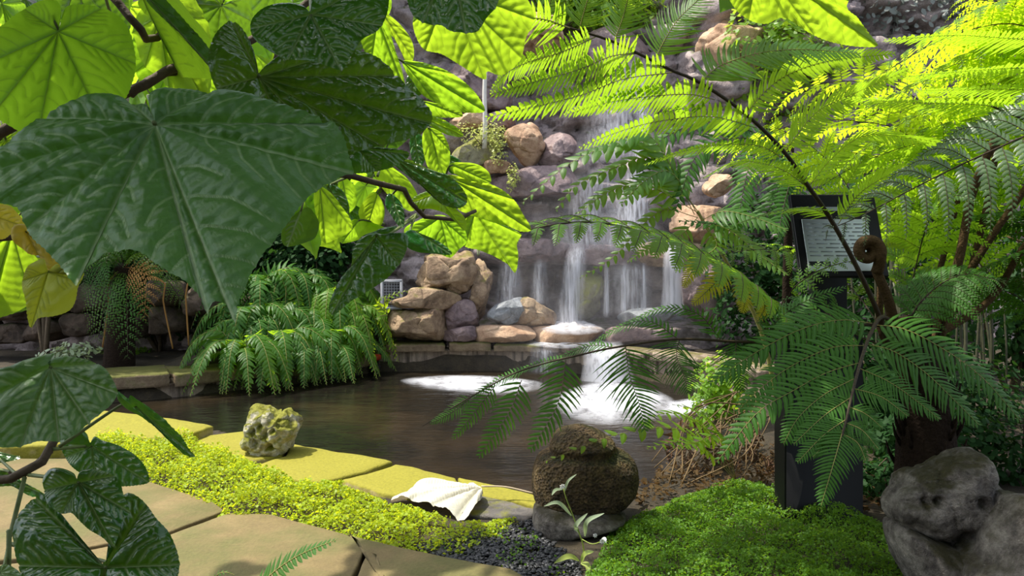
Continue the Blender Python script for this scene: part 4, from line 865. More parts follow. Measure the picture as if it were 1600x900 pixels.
def pinna(b,curve,N,W,n=22,mat=0,rm=1,fwd=.35,droop=.18,seg=5,wf=.9,rr=.0016,base=.75,serr=.25,start=.05,power=.62,jit=.06):
    """a feather: a midrib with paired toothed leaflets, added to builder b"""
    c=spline(curve,40); L=np.linspace(0,1,40)
    s=np.linspace(start,.985,n); s2=np.repeat(s,2); sd=np.tile([1.,-1.],n); s2=np.clip(s2+sd*.25/n,0,.99)
    g=lambda a:np.stack([np.interp(s2,L,a[:,k]) for k in range(3)],-1)
    T=nrm(np.gradient(c,axis=0)); p=g(c); t=nrm(g(T)); N=np.asarray(N,float)
    Nn=nrm(N-t*np.sum(t*N,1)[:,None]); sv=np.cross(Nn,t)*sd[:,None]
    tot=np.sum(np.linalg.norm(np.diff(c,axis=0),axis=1)); sp=tot/n
    ln=W*np.minimum(1,base+2.2*s2)*np.clip(1-s2,0,1)**power*1.08+W*.05
    ln=ln*(1+rng.normal(size=len(s2))*jit); a=fwd+.25*s2+rng.normal(size=len(s2))*jit
    d0=sv*np.cos(a)[:,None]+t*np.sin(a)[:,None]; d1=sv*np.cos(a+.35)[:,None]+t*np.sin(a+.35)[:,None]
    u=np.linspace(0,1,seg+1); 
    ww=np.minimum(sp*wf,ln*.55)*.5
    hw=(np.minimum(1,.75+u*1.2)*(1-u**2.2)**.8); hw[-1]=0.02
    tooth=np.where(np.arange(seg+1)%2==0,1-serr,1.); 
    dr=droop*(1+rng.normal(size=len(s2))*.35)
    cen=p[:,None]+ln[:,None,None]*(u[None,:,None]*d0[:,None]*(1-u[None,:,None]*.5)+.5*u[None,:,None]**2*d1[:,None])-(Nn*(ln*dr)[:,None])[:,None]*(u**2)[None,:,None]
    perp=nrm(t-d0*np.sum(t*d0,1)[:,None])
    h=(ww[:,None]*(hw*tooth)[None])[...,None]
    lo=-Nn[:,None]*h*.3
    v=np.stack([cen+perp[:,None]*h+lo,cen,cen-perp[:,None]*h+lo],2)      # (leaflets, stations, 3, xyz)
    m=len(s2); st=(seg+1)*3
    k=np.arange(seg)*3; q=np.concatenate([np.stack([k,k+3,k+4,k+1],-1),np.stack([k+1,k+4,k+5,k+2],-1)])
    q=(q[None]+ (np.arange(m)*st)[:,None,None])
    q=np.where((sd>0)[:,None,None],q,q[:,:,::-1]).reshape(-1,4)
    b.add(v.reshape(-1,3),[q],mat,at={'mid':np.tile([0,1.,0],m*(seg+1))})
    if rr: b.tube(c[::3],np.linspace(rr,rr*.35,len(c[::3])),5,rm,caps=False)

def frond_auto(b,rach,N,Lp,np_=14,W=.2,n=16,mat=0,ang=.35,sag=.35,seg=3,start=.22,rr=.004,droop=.2,profile=.7,side=1.,rm=1,wf=1.0,lift=.05):
    c=spline(rach,60); L=np.linspace(0,1,60); T=nrm(np.gradient(c,axis=0)); N=np.asarray(N,float)
    b.tube(c[::3],np.linspace(rr,rr*.3,20),6,rm)
    for s in np.linspace(start,.985,np_):
        for sd in (1,-1):
            s_=min(.99,s+sd*.2/np_); i=s_*59; p=np.array([np.interp(i,np.arange(60),c[:,k]) for k in range(3)]); t=nrm(np.array([np.interp(i,np.arange(60),T[:,k]) for k in range(3)]))
            n_=nrm(N-t*np.dot(N,t)); sv=np.cross(n_,t)*sd; x=(s_-start)/(1-start)
            l=Lp*min(1,.55+2.2*x)*(1-x)**profile*rng.uniform(.9,1.08)+Lp*.06
            if sd<0: l*=side
            d=sv*math.cos(ang+.3*x)+t*math.sin(ang+.3*x)
            g=np.array([0,0,-1.])
            cur=[p,p+d*l*.4+n_*l*lift,p+d*l*.75+g*sag*l*.35+n_*l*lift*.5,p+d*l*.97+g*sag*l+t*l*.05]
            pinna(b,cur,n_,l*W,max(5,int(n*(.45+.55*l/Lp))),mat,rm,seg=seg,rr=rr*.35,droop=droop,wf=wf)
def put_frond(parent,rach,N,Lp,mats,rmat=None,name='frond',**k):
    b=MB(); frond_auto(b,rach,N,Lp,**k); return b.build(name,[mats,rmat or M_RACHIS],parent)
def hero(parent,rach,pins,r0,r1,mat,rmat,name='frond',n=32,seg=6,N=None,droop=.18,wf=.9,pmat=None):
    """rach, pins: points (px,py,Y); each leaflet branch is an object under the stalk"""
    c=spline(PP(rach),50); b=MB(); b.tube(c,np.linspace(r0,r1,50),8); fr=b.build(name,rmat,parent)
    for pts,W,nn in pins:
        cur=PP(pts); Yb=cur[:,1].mean(); bb=MB(); m=mat
        nv=np.asarray(nn if nn is not None else N,float)
        pinna(bb,cur,nv,W*Yb/F,int(n*np.clip(len(pts)/3.4,.6,1.1)),0,1,seg=seg,rr=.0018,droop=droop,wf=wf)
        bb.build('pinna',[m,pmat or rmat],fr)
    return fr
def dz(pts,Y0,Y1):
    k=len(pts); return [(x,y,Y0+(Y1-Y0)*i/(k-1)) for i,(x,y) in enumerate(pts)]

UND=(-.1,.75,.65); TOP=(0,-.62,.75); FLAT=(0,.12,1.)
TF=thing('tree_fern','tree fern with coiled young fronds and dark bristly stalks arching over the black sign post','tree fern',(2.05,3.95,-.035))
# trunk and stalk bases
b=MB(); tp=spline([(2.05,3.95,-.06),(2.03,3.92,.3),(1.98,3.86,.62),(1.86,3.78,.92)],20); b.tube(tp,np.linspace(.17,.085,20),14)
for k in range(60):
    s=rng.uniform(.05,.95); p=tp[int(s*19)]; a=rng.uniform(0,6.28); r=.16*(1-.5*s); q0=p+np.array([math.cos(a)*r,math.sin(a)*r,0]); b.tube([q0,q0+np.array([math.cos(a)*.03,math.sin(a)*.03,.05]),q0+np.array([math.cos(a)*.045,math.sin(a)*.045,.11])],[.012,.008,.003],5)
b.build('trunk',M_FTRUNK,TF)
for pts,r in (([(1450,720,3.95),(1418,600,3.82),(1400,520,3.75),(1388,470,3.7),(1370,425,3.66)],.028),([(1455,720,3.95),(1462,600,3.87),(1474,500,3.8),(1500,400,3.75),(1520,300,3.7),(1555,215,3.6)],.022),([(1452,735,3.97),(1425,600,3.9),(1378,520,3.85),(1376,440,3.85)],.02)):
    b=MB(); b.tube(spline(PP(pts),24),np.linspace(r*1.2,r*.8,24),9)
    if r==.028:
        # the coiled fiddlehead on top
        cc=P(1357,392,3.62); th=np.linspace(-.4,4.6*math.pi,70); rad=.056*np.exp(-th/11.5)
        sp=np.stack([cc[0]+np.cos(th)*rad,np.full(70,cc[1])+.002*th,cc[2]+np.sin(th)*rad],-1)
        sp=np.concatenate([spline([P(1370,425,3.66),P(1374,412,3.64),sp[0]],6)[:-1],sp]); o=b.build('stalk',M_HAIRY,TF)
        b=MB(); b.tube(sp,np.linspace(.027,.013,len(sp)),9); b.build('fiddlehead',M_HAIRY,TF); continue
    b.build('stalk',M_HAIRY,TF)
A_=lambda pts,Y0,Y1,W,N:(dz(pts,Y0,Y1),W,N)
# frond arching over the picture towards the camera
hero(TF,[(1392,560,3.75),(1372,490,3.58),(1330,400,3.42),(1290,330,3.3),(1262,290,3.22),(1225,237,3.1),(1165,178,2.95),(1095,130,2.8),(1050,110,2.72),(1000,85,2.65),(950,62,2.6),(900,47,2.55),(850,32,2.5),(790,22,2.46)],[
 A_([(1222,247),(1187,228),(1125,226),(1060,238),(1005,258)],3.1,2.8,27,(-.1,.5,.8)),
 A_([(1182,200),(1112,182),(1025,190),(960,208),(903,232)],3.0,2.6,40,UND),
 A_([(1117,156),(1075,147),(1012,151),(950,160),(880,180)],2.85,2.6,42,UND),
 A_([(1052,113),(975,123),(912,147),(850,163),(757,184)],2.74,2.35,50,UND),
 A_([(997,84),(957,87),(900,110),(837,127),(765,148)],2.66,2.3,48,UND),
 A_([(930,58),(875,82),(825,97),(790,115),(766,144)],2.58,2.3,44,UND),
 A_([(890,44),(850,30),(800,28),(745,40),(700,90)],2.52,2.3,46,UND),
 A_([(1024,92),(1040,60),(1062,27),(1090,0),(1120,-40)],2.7,2.6,58,(0,-.7,.7)),
 A_([(960,64),(975,22),(985,-20),(1000,-60)],2.62,2.55,52,(0,-.7,.7)),
 A_([(905,46),(915,10),(930,-40)],2.55,2.5,48,(0,-.7,.7)),
 A_([(850,32),(860,0),(870,-40)],2.5,2.45,46,(0,-.7,.7)),
 A_([(1095,131),(1120,105),(1180,84),(1250,77),(1345,84)],2.8,2.85,60,(0,-.75,.6)),
 A_([(1165,180),(1192,146),(1232,116),(1300,94),(1400,84)],2.95,3.0,42,UND),
 A_([(1227,235),(1275,176),(1325,150),(1362,134),(1420,108)],3.1,3.2,46,UND),
 A_([(1265,290),(1300,247),(1350,212),(1425,216),(1515,230)],3.22,3.1,42,(0,.3,.9)),
 A_([(1310,350),(1340,305),(1385,275),(1430,258),(1486,243)],3.3,3.2,36,UND),
 A_([(1262,292),(1215,262),(1150,252),(1098,278)],3.22,3.0,40,(0,.3,.9)),
 A_([(1300,338),(1262,325),(1210,330),(1150,350)],3.35,3.1,32,(0,.2,1)),
 ],.013,.003,M_FERN,M_RACHIS,N=UND,pmat=M_RACHISG)
# lower frond, in front of the sign post
hero(TF,[(1398,540,3.68),(1392,505,3.62),(1376,496,3.5),(1360,522,3.35),(1348,555,3.2),(1338,590,3.05),(1328,630,2.95),(1320,665,2.87),(1306,712,2.8),(1283,784,2.72)],[
 A_([(1362,505),(1310,500),(1250,515),(1177,553),(1108,600)],3.42,3.25,56,TOP),
 A_([(1350,540),(1300,543),(1240,570),(1190,605),(1150,645)],3.28,3.1,52,TOP),
 A_([(1342,567),(1290,583),(1235,613),(1183,645),(1120,722)],3.15,2.95,50,TOP),
 A_([(1334,592),(1287,617),(1247,653),(1224,694)],3.05,2.9,46,TOP),
 A_([(1328,622),(1287,650),(1240,694)],2.98,2.85,34,TOP),
 A_([(1321,656),(1287,680),(1246,722)],2.9,2.8,34,TOP),
 A_([(1316,672),(1292,692),(1270,714)],2.88,2.8,24,TOP),
 A_([(1366,508),(1410,513),(1467,541),(1533,588),(1595,658)],3.42,3.2,62,TOP),
 A_([(1356,538),(1397,549),(1447,583),(1483,617),(1530,664)],3.3,3.1,62,TOP),
 A_([(1344,576),(1390,597),(1433,627),(1468,655)],3.15,3.0,44,TOP),
 A_([(1334,607),(1377,620),(1418,650)],3.03,2.92,40,TOP),
 A_([(1327,636),(1353,647),(1379,669)],2.95,2.88,32,TOP),
 A_([(1320,660),(1347,672),(1373,702)],2.89,2.8,30,TOP),
 A_([(1315,677),(1340,692),(1353,720)],2.86,2.78,26,TOP),
 A_([(1317,672),(1306,712),(1283,790)],2.86,2.7,40,TOP)],.011,.0022,M_FERND,M_RACHIS,n=25,N=TOP,wf=.82,pmat=M_RACHISG)
# drooping frond over the pond
hero(TF,[(1420,560,3.8),(1380,510,3.78),(1300,515,3.7),(1220,532,3.62),(1155,534,3.57),(1060,530,3.5),(960,543,3.45),(900,556,3.42),(850,568,3.4),(800,585,3.38),(750,612,3.36),(705,638,3.34),(660,666,3.32)],[
 A_([(774,602),(745,640),(707,686)],3.37,3.3,24,(.3,-.9,.3)),
 A_([(815,594),(795,645),(748,714)],3.38,3.3,38,(.3,-.9,.3)),
 A_([(884,562),(872,630),(829,704)],3.41,3.32,46,(.2,-.95,.3)),
 A_([(977,538),(984,587),(998,629),(1008,672)],3.46,3.38,62,(-.1,-.95,.3)),
 A_([(1062,530),(1057,555),(1067,583),(1076,614)],3.5,3.42,52,(-.1,-.95,.3)),
 A_([(1150,534),(1150,570),(1160,610)],3.56,3.5,46,(-.1,-.95,.3)),
 A_([(1125,530),(1090,490),(1035,482),(975,505)],3.55,3.75,26,(0,-.5,.85)),
 A_([(1060,530),(1015,502),(965,512),(920,540)],3.5,3.7,24,(0,-.5,.85)),
 A_([(960,543),(925,540),(880,556),(850,575)],3.45,3.6,22,(0,-.5,.85)),
 A_([(880,560),(840,567),(790,590)],3.41,3.55,20,(0,-.5,.85)),
 A_([(820,577),(780,592),(735,622)],3.39,3.5,18,(0,-.6,.8)),
 A_([(1200,533),(1215,500),(1260,470),(1322,448)],3.6,3.5,30,(0,-.6,.75)),
 A_([(735,622),(705,645),(672,662)],3.36,3.3,18,(.2,-.8,.5)),
 ],.009,.002,M_FERND,M_RACHIS,n=21,N=TOP,wf=.62)
# frond reaching towards the shrub
put_frond(TF,PP([(1330,560,3.8),(1220,482,3.72),(1175,447,3.68),(1120,412,3.62),(1075,388,3.58),(1030,370,3.54),(985,357,3.5),(940,348,3.45),(900,347,3.4),(860,352,3.35),(800,366,3.28),(742,392,3.2)]),(0,-.28,1),.42,M_FERN,np_=17,n=20,seg=4,start=.2,sag=.22,W=.27,rr=.008)
for pts,Y0,Y1,W in (([(1135,422),(1115,445),(1082,476)],3.65,3.6,26),([(1160,440),(1165,465),(1160,488)],3.68,3.62,24),([(1190,460),(1195,480),(1185,500)],3.7,3.65,20),([(1100,402),(1080,425),(1068,450)],3.62,3.55,20)):
    b=MB(); pinna(b,PP(dz(pts,Y0,Y1)),(0,-.8,.5),W*Y0/F,16,seg=4); o=b.build('old_pinna',[M_FYEL,M_RACHIS],TF); o['label']='yellowing drooping leaflet'
# frond with fresh leaflets in front of the sign
put_frond(TF,PP([(1225,480,3.7),(1240,450,3.62),(1275,425,3.55),(1310,412,3.5),(1350,405,3.48)]),(0,-.7,.6),.09,M_FERN,np_=9,n=6,seg=3,start=.25,W=.4,rr=.003,sag=.1)
put_frond(TF,PP([(1390,545,3.75),(1330,520,3.7),(1290,490,3.65),(1240,500,3.6),(1180,520,3.55)]),(0,-.6,.7),.3,M_FERND,np_=10,n=14,start=.25)
for r_,N_,L_,m_ in (
 ([(1395,540,3.85),(1330,450,4.2),(1255,400,4.2),(1180,390,4.1),(1100,405,4.0)],(0,-.35,.9),.3,M_FERN),
 ([(1400,540,3.72),(1440,470,3.7),(1500,430,3.65),(1570,440,3.6)],(0,-.4,.9),.28,M_FERND),
 ([(1395,540,3.9),(1370,400,4.3),(1330,300,4.4),(1270,230,4.4),(1190,190,4.4)],UND,.46,M_FERNY),
 ([(1405,540,3.9),(1430,420,4.0),(1460,330,3.8),(1530,280,3.75),(1620,280,3.7)],(0,-.3,.95),.34,M_FERN)):
    put_frond(TF,PP(r_),N_,L_,m_,np_=13,n=18,seg=4,start=.25)
# second tree fern, at the picture edge
TF2=thing('tree_fern','tree fern at the picture edge with bright yellow green sunlit fronds and slanting brown stalks','tree fern',(3.05,4.5,-.035))
b=MB(); tp=spline([(3.05,4.5,-.06),(3.04,4.48,.4),(3.02,4.42,.95)],16); b.tube(tp,np.linspace(.16,.12,16),14); b.build('trunk',M_FTRUNK,TF2)
C2=np.array([3.0,4.4,.95])
for pts,r in (([(1500,560,4.1),(1480,480,4.05),(1530,400,4.0),(1570,340,3.95),(1620,270,3.9)],.02),([(1530,540,4.1),(1545,470,4.0),(1600,385,3.9),(1660,320,3.8)],.018),([(1515,560,4.2),(1500,470,4.15),(1540,330,4.1),(1560,210,4.0)],.018),([(1470,560,4.2),(1455,470,4.2),(1480,380,4.2),(1500,300,4.2)],.016)):
    b=MB(); pp=spline([(1.95,3.84,.62),(1.98,3.86,.8)]+[P(*p) for p in pts[1:]],24); b.tube(pp,np.linspace(r*1.2,r*.8,24),8); b.build('stalk',M_HAIRY,TF)
def tf2_stalk(e):
    b=MB(); b.tube(spline([C2-[0,0,.05],C2*.6+e*.4+np.array([.05,0,.12]),e],14),np.linspace(.013,.006,14),7); b.build('stalk',M_HAIRY,TF2)
tf2_stalk(P(1700,260,3.2)); tf2_stalk(P(1760,210,2.95))
hero(TF2,[(1700,260,3.2),(1660,205,3.15),(1600,186,3.1),(1550,166,3.05)],[
 A_([(1600,186),(1550,166),(1450,161),(1375,157),(1315,152)],3.1,2.9,46,(0,.25,.95)),
 A_([(1660,115),(1600,106),(1525,110),(1462,115),(1400,122)],3.2,3.0,46,(0,.25,.95)),
 A_([(1640,62),(1580,60),(1500,55),(1440,58),(1380,62)],3.3,3.1,46,(0,.3,.95)),
 A_([(1660,150),(1600,140),(1500,140),(1430,142)],3.3,3.2,42,(0,.3,.95))],.01,.004,M_FERN,M_RACHIS,N=UND)
put_frond(TF2,PP([(1760,210,2.95),(1680,178,2.9),(1600,213,2.9),(1500,258,2.9),(1420,298,2.9),(1350,335,2.9),(1288,362,2.92)]),(-.25,-.8,.5),.30,M_FERNG,np_=15,n=18,seg=5,start=.1,W=.2,sag=.45,rr=.005)
rs=np.random.default_rng(11)
for k,(pts,Y,L_,m_) in enumerate([
 ([(1700,60),(1590,10),(1480,30),(1390,80),(1320,120)],3.9,.5,M_FERNY),([(1720,120),(1600,60),(1500,70),(1420,110),(1340,150)],4.2,.55,M_FERNY),([(1720,20),(1620,-10),(1540,20),(1460,50)],4.4,.5,M_FERNY),
 ([(1700,180),(1600,120),(1500,130),(1400,170),(1320,230)],4.4,.55,M_FERNY),([(1700,250),(1580,200),(1470,190),(1360,220),(1270,270)],4.6,.55,M_FERN),([(1690,300),(1600,260),(1500,260),(1400,290)],4.3,.45,M_FERN),
 ([(1690,340),(1600,320),(1500,320),(1420,340)],4.3,.4,M_FERND),([(1560,420),(1480,330),(1380,300),(1280,320)],4.8,.5,M_FERN),([(1560,300),(1450,140),(1350,100),(1250,110),(1150,150)],4.7,.6,M_FERNY),([(1560,320),(1430,190),(1330,160),(1230,170),(1120,220)],4.9,.6,M_FERNY),
 ([(1570,340),(1430,240),(1330,210),(1240,220),(1150,260)],5.0,.55,M_FERN),([(1700,400),(1620,370),(1540,390),(1480,440)],4.0,.3,M_FERND),([(1720,90),(1640,30),(1580,-20),(1500,-30)],3.9,.5,M_FERNY),([(1640,480),(1580,430),(1500,420),(1430,450)],4.2,.3,M_FERND)]):
    tf2_stalk(P(pts[0][0],pts[0][1]+28,Y)); put_frond(TF2,list(PP([(x,y,Y-.06*i) for i,(x,y) in enumerate([(x_,y_+28) for x_,y_ in pts])])),(rs.uniform(-.1,.1),rs.uniform(.15,.5),.85),L_,m_,np_=15,n=17,seg=3,start=.04,W=.2,sag=.3)

# fern with hanging dark fronds in front of the cascade's far side
SW=thing('sword_fern','dark sword fern with hanging ladder like fronds on the bank past the waterfall','fern',(2.3,6.6,.06))
b=MB(); b.tube(spline([(2.3,6.6,.0),(2.25,6.55,.6),P(1235,225,6.3)],14),np.linspace(.05,.03,14),8); b.build('trunk',M_FTRUNK,SW)
for pts,W,N_ in (([(1232,232),(1185,235),(1165,280),(1152,358)],46,(-.2,-.9,.3)),([(1232,230),(1150,215),(1090,240),(1055,330)],44,(-.3,-.9,.3)),([(1235,235),(1240,260),(1225,320),(1215,372)],42,(.1,-.9,.3)),([(1240,240),(1280,250),(1310,300),(1318,360)],40,(.2,-.9,.3)),([(1230,228),(1120,190),(1030,220),(1000,280)],36,(-.3,-.8,.5)),([(1235,240),(1200,330),(1150,350),(1060,345)],34,(0,-.6,.8)),([(1240,250),(1260,330),(1300,370),(1340,400)],36,(0,-.6,.8))):
    b=MB(); pinna(b,PP(dz(pts,6.3,5.7)),N_,W*5.9/F,24,seg=3,wf=.7,rr=.004,droop=.3,base=.8,power=.5); b.build('frond',[M_FERND,M_RACHIS],SW)
HF=thing('holly_fern','glossy holly fern with pointed bright leaflets in front of the upper fall','fern',(2.1,6.3,.05))
b=MB(); b.tube(spline([(2.1,6.3,.0),(1.9,6.2,.7),P(1090,330,5.9)],14),np.linspace(.02,.012,14),7); b.build('stalk',M_RACHISG,HF)
for pts,W,N_ in (([(1090,330),(1010,225),(940,232),(880,262),(815,318)],34,(0,-.5,.85)),([(1090,330),(1020,250),(960,262),(900,290),(868,330)],30,(0,-.6,.8)),([(1085,335),(1020,215),(960,220),(905,240)],32,(0,-.6,.8)),([(1090,332),(1010,290),(950,300),(890,345)],30,(0,-.6,.8)),([(1090,335),(1050,270),(1010,280),(970,320)],34,(0,-.7,.7)),
  ([(1090,340),(1030,330),(960,400),(905,435)],18,(0,-.7,.7)),([(1090,340),(1060,370),(1010,390),(980,410)],18,(0,-.7,.7)),([(1095,345),(1130,330),(1180,340),(1230,360)],30,(0,-.6,.8)),([(1095,345),(1120,380),(1100,400),(1055,425)],22,(0,-.7,.7)),([(1095,345),(1140,360),(1190,400),(1230,430)],28,(0,-.6,.8))):
    b=MB(); pinna(b,PP(dz(pts,5.9,5.5)),N_,W*1.35*5.7/F,15,seg=4,wf=.75,rr=.003,droop=.25,serr=.05,start=.18); b.build('frond',[M_FERN,M_RACHISG],HF)

# drooping ferns on the far bank
BANK=[(-2.72,8.05,'dark drooping fern beside the ledge slab on the far bank',M_FERN),(-2.45,8.3,'large drooping fern hanging down to the water on the far bank',M_FERN),(-2.2,8.5,'arching fern over the pond wall on the far bank',M_FERN),(-1.98,8.7,'light green fern hanging over the wall by the red capped pipe',M_FERN),
 (-2.75,8.5,'dusky fern in the second row of the fern bank',M_FERND),(-2.6,8.65,'dense feathery fern in the middle of the fern bank',M_FERN),(-2.2,8.9,'fresh green fern in the middle of the fern bank',M_FERN),(-1.98,9.1,'pale green fern at the foot of the brown rocks',M_FERNY),
 (-2.8,8.9,'shaded fern high on the fern bank',M_FERND),(-2.5,9.1,'soft feathery fern at the back of the fern bank',M_FERND),(-2.05,9.2,'yellow green fern below the hanging heart leaf',M_FERNY)]
rs=np.random.default_rng(21)
for k,(x,y,lab,m_) in enumerate(BANK):
    root=np.array([x,y,float(ground_z(x,y)[0])]); t_=thing('fern',lab,'fern',root,'ferns of the far bank'); c0=root+[0,0,.07]
    b=MB(); b.tube([root-[0,0,.04],c0],[.05,.03],8); b.build('rootstock',M_FTRUNK,t_); nf=17
    for i in range(nf):
        a=-math.pi/2+.25+(i-(nf-1)/2)*(3.6/nf)+rs.uniform(-.2,.2); l=rs.uniform(.65,1.05); up=rs.uniform(.18,.6); dn=rs.uniform(.25,.75) if k<4 else rs.uniform(.2,.6)
        d=np.array([math.cos(a),math.sin(a),0]); e=c0+d*l*.72+np.array([0,0,-l*dn]); e[2]=max(e[2],-.12)
        b=MB(); pinna(b,[c0,c0+d*l*.22+np.array([0,0,up*l*.6]),c0+d*l*.5+np.array([0,0,up*l*.4]),e],(d[0]*.5,-.45,.8),l*rs.uniform(.15,.2),24,seg=4,wf=.8,rr=.004,start=.12,droop=.3,serr=.15,power=.7,jit=.12); b.build('frond',[m_ if i%4 else M_FERN,M_RACHISG],t_)
# shaded tree fern on the far bank with a dead frond
TF3=thing('tree_fern','small tree fern in the shade of the far bank with one rusty brown dead frond','tree fern',P(185,545,8.2)*[1,1,0])
b=MB(); c3=P(195,418,8.15); r3=P(185,545,8.2)*[1,1,0]; b.tube(spline([r3-[0,0,.05],r3*.5+c3*.5,c3],14),np.linspace(.16,.1,14),12); b.build('trunk',M_FTRUNK,TF3)
for i,(ex,ey,dy) in enumerate([(130,470,-.3),(150,540,-.5),(90,430,.1),(240,400,-.2),(270,440,-.4),(120,395,.2),(200,560,-.5),(60,470,-.2),(290,480,.1),(165,410,-.6)]):
    e=P(ex,ey,8.15+dy); put_frond(TF3,[c3,c3*.5+e*.5+np.array([0,0,.22]),e],(0,-.3,1),.3,M_FERN if i%3 else M_FERND,np_=12,n=10,seg=2,start=.15,sag=.3,rr=.005,W=.22)
e=P(225,500,7.7); b=MB(); frond_auto(b,[c3,c3*.6+P(228,430,7.8)*.4+np.array([0,0,.1]),P(228,440,7.75),e],(.2,-.9,.2),.24,np_=11,n=10,seg=2,start=.3,sag=.2); o=b.build('dead_frond',[M_FDEAD,M_FDEAD],TF3); o['label']='rusty brown dead frond'
for x0,y0,x1,y1 in ((255,470,270,545),(290,460,295,540),(170,470,160,545)):
    b=MB(); b.tube(spline([c3,P(x0,y0-30,7.95),P(x0,y0,7.9),P(x1,y1,7.9)],16),.008,6); b.build('dead_stalk',M_FDEAD,TF3)
# little fern at the bottom edge
BF=thing('small_fern','small dark green fern frond rising from the path edge','fern',(-1.05,2.35,-.03))
b=MB(); cur=[(-.98,2.35,-.03),P(395,925,2.35),P(430,892,2.33),P(470,866,2.3),P(527,843,2.25)]; pinna(b,cur[1:],(0,-.6,.8),30*2.3/F,17,seg=3,wf=.8,serr=.05,droop=.1,rr=.002); b.tube(spline(cur[:2],6),.0025,6,1); b.build('frond',[M_FERND,M_RACHISG],BF)
b=MB(); cur=[(-1.05,2.35,-.03),P(330,930,2.35),P(338,900,2.34),P(352,894,2.33),P(366,898,2.33)]; pinna(b,cur[1:],(0,-.6,.8),10*2.3/F,9,seg=3,wf=.8,serr=.05,rr=.002); b.tube(spline(cur[:2],6),.002,6,1); b.build('frond',[M_FERND,M_RACHISG],BF)
# bright sprays beside the mossy rock
SP=thing('marsh_fern','bright green young fern leaning over the mossy rock','fern',(1.25,4.45,-.03))
for pts,W in (([(1150,745),(1110,700),(1050,668),(960,680),(850,722)],24),([(1150,745),(1110,680),(1070,650),(1040,645),(1000,660)],22),([(1150,745),(1100,700),(1060,690),(1010,700)],22),([(1150,745),(1120,670),(1085,640),(1050,632)],18),([(1150,745),(1130,680),(1090,690),(1050,700)],20)):
    b=MB(); c_=PP(dz(pts,4.4,3.55)); c_[0]=(1.25,4.45,-.03); pinna(b,c_,(0,-.6,.8),W*1.7*3.8/F,10,seg=5,wf=.8,serr=.1,rr=.002,start=.3,droop=.2); b.build('frond',[M_FERNY,M_RACHISG],SP)
# ================================================================ carpets, gravel, sign, litter, shrubs behind
M_CARP=foliage_mat('carpet_leaf',(.27,.37,.013),(.66,.70,.02),tmix=.5,rough=.5,spec=.3)
M_CARPD=foliage_mat('fine_carpet_leaf',(.085,.19,.012),(.30,.50,.02),tmix=.45,rough=.5,spec=.3)
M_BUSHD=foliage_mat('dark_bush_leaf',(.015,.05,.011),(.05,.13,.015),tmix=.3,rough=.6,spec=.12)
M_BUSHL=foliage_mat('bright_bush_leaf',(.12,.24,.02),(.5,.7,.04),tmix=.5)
M_BUSHG=foliage_mat('grey_bush_leaf',(.2,.22,.2),(.3,.34,.25),tmix=.3)
M_WEED=foliage_mat('cliff_weed_leaf',(.4,.45,.14),(.7,.75,.2),tmix=.45)
def leaves(b,pos,nor,size,aspect=.8,mat=0,sides=6,dirs=None,cup=.15):
    n=len(pos); nor=nrm(nor); d=rng.normal(size=(n,3)) if dirs is None else dirs; d=nrm(d-nor*np.sum(d*nor,1)[:,None]); s=np.cross(nor,d)
    size=np.broadcast_to(size,(n,))[:,None,None]
    if sides==6: sh=np.array([(0,-.5),(.42,-.2),(.36,.22),(0,.5),(-.36,.22),(-.42,-.2)])
    else: sh=np.array([(0,-.5),(.4,0),(0,.5),(-.4,0)])
    off=-cup*np.abs(sh[:,0])*2
    v=pos[:,None]+size*(sh[None,:,:1]*aspect*s[:,None]+sh[None,:,1:]*d[:,None]+off[None,:,None]*nor[:,None]*.5)
    k=len(sh); b.add(v.reshape(-1,3),[np.arange(n*k).reshape(n,k)],mat)
def in_poly_pts(poly,n):
    lo,hi=poly.min(0),poly.max(0); out=np.zeros((0,2))
    while len(out)<n:
        p=lo+rng.random((n*2,2))*(hi-lo); out=np.concatenate([out,p[inside(p,poly)]])
    return out[:n]
def carpet(name,pix,n,size,hgt,mat,label,cat,fade=.12,mound=None,dens=None,spread=.9):
    poly=np.array([G(x,y,0)[:2] for x,y in pix]); p=in_poly_pts(poly,n); d=polydist(p,poly)
    q3=np.concatenate([p,np.zeros((len(p),1))],1); nz=vnoise(q3,5.,1,3); keep=np.ones(len(p),bool)
    if dens is not None: keep=rng.random(len(p))<dens(p,nz)
    p,d,nz,q3=p[keep],d[keep],nz[keep],q3[keep]
    h=hgt*np.clip(d/fade,0.12,1)**.7*(.75+.55*nz+.35*vnoise(q3,16.,4,2))
    if mound is not None: h=h*mound(p)
    z=-.03+np.maximum(h,.004)*(1-rng.random(len(p))**2.2*.85)
    nor=rng.normal(size=(len(p),3))*spread*.6+np.array([0,0,1.])
    b=MB(); leaves(b,np.concatenate([p,z[:,None]],1),nor,size*(.6+.7*rng.random(len(p))),.95,0,6)
    # short stalks
    k=rng.choice(len(p),min(len(p),n//8),replace=False)
    pp=np.concatenate([p[k],z[k][:,None]],1); bb=pp.copy(); bb[:,2]-=.025; bb[:,:2]+=rng.normal(size=(len(k),2))*.006; w=np.array([.0007,0,0])
    b.add(np.stack([bb-w,bb+w,pp+w,pp-w],1).reshape(-1,3),[np.arange(len(k)*4).reshape(-1,4)],0)
    o=b.build(name,mat); tag(o,label,cat,kind='stuff'); return o
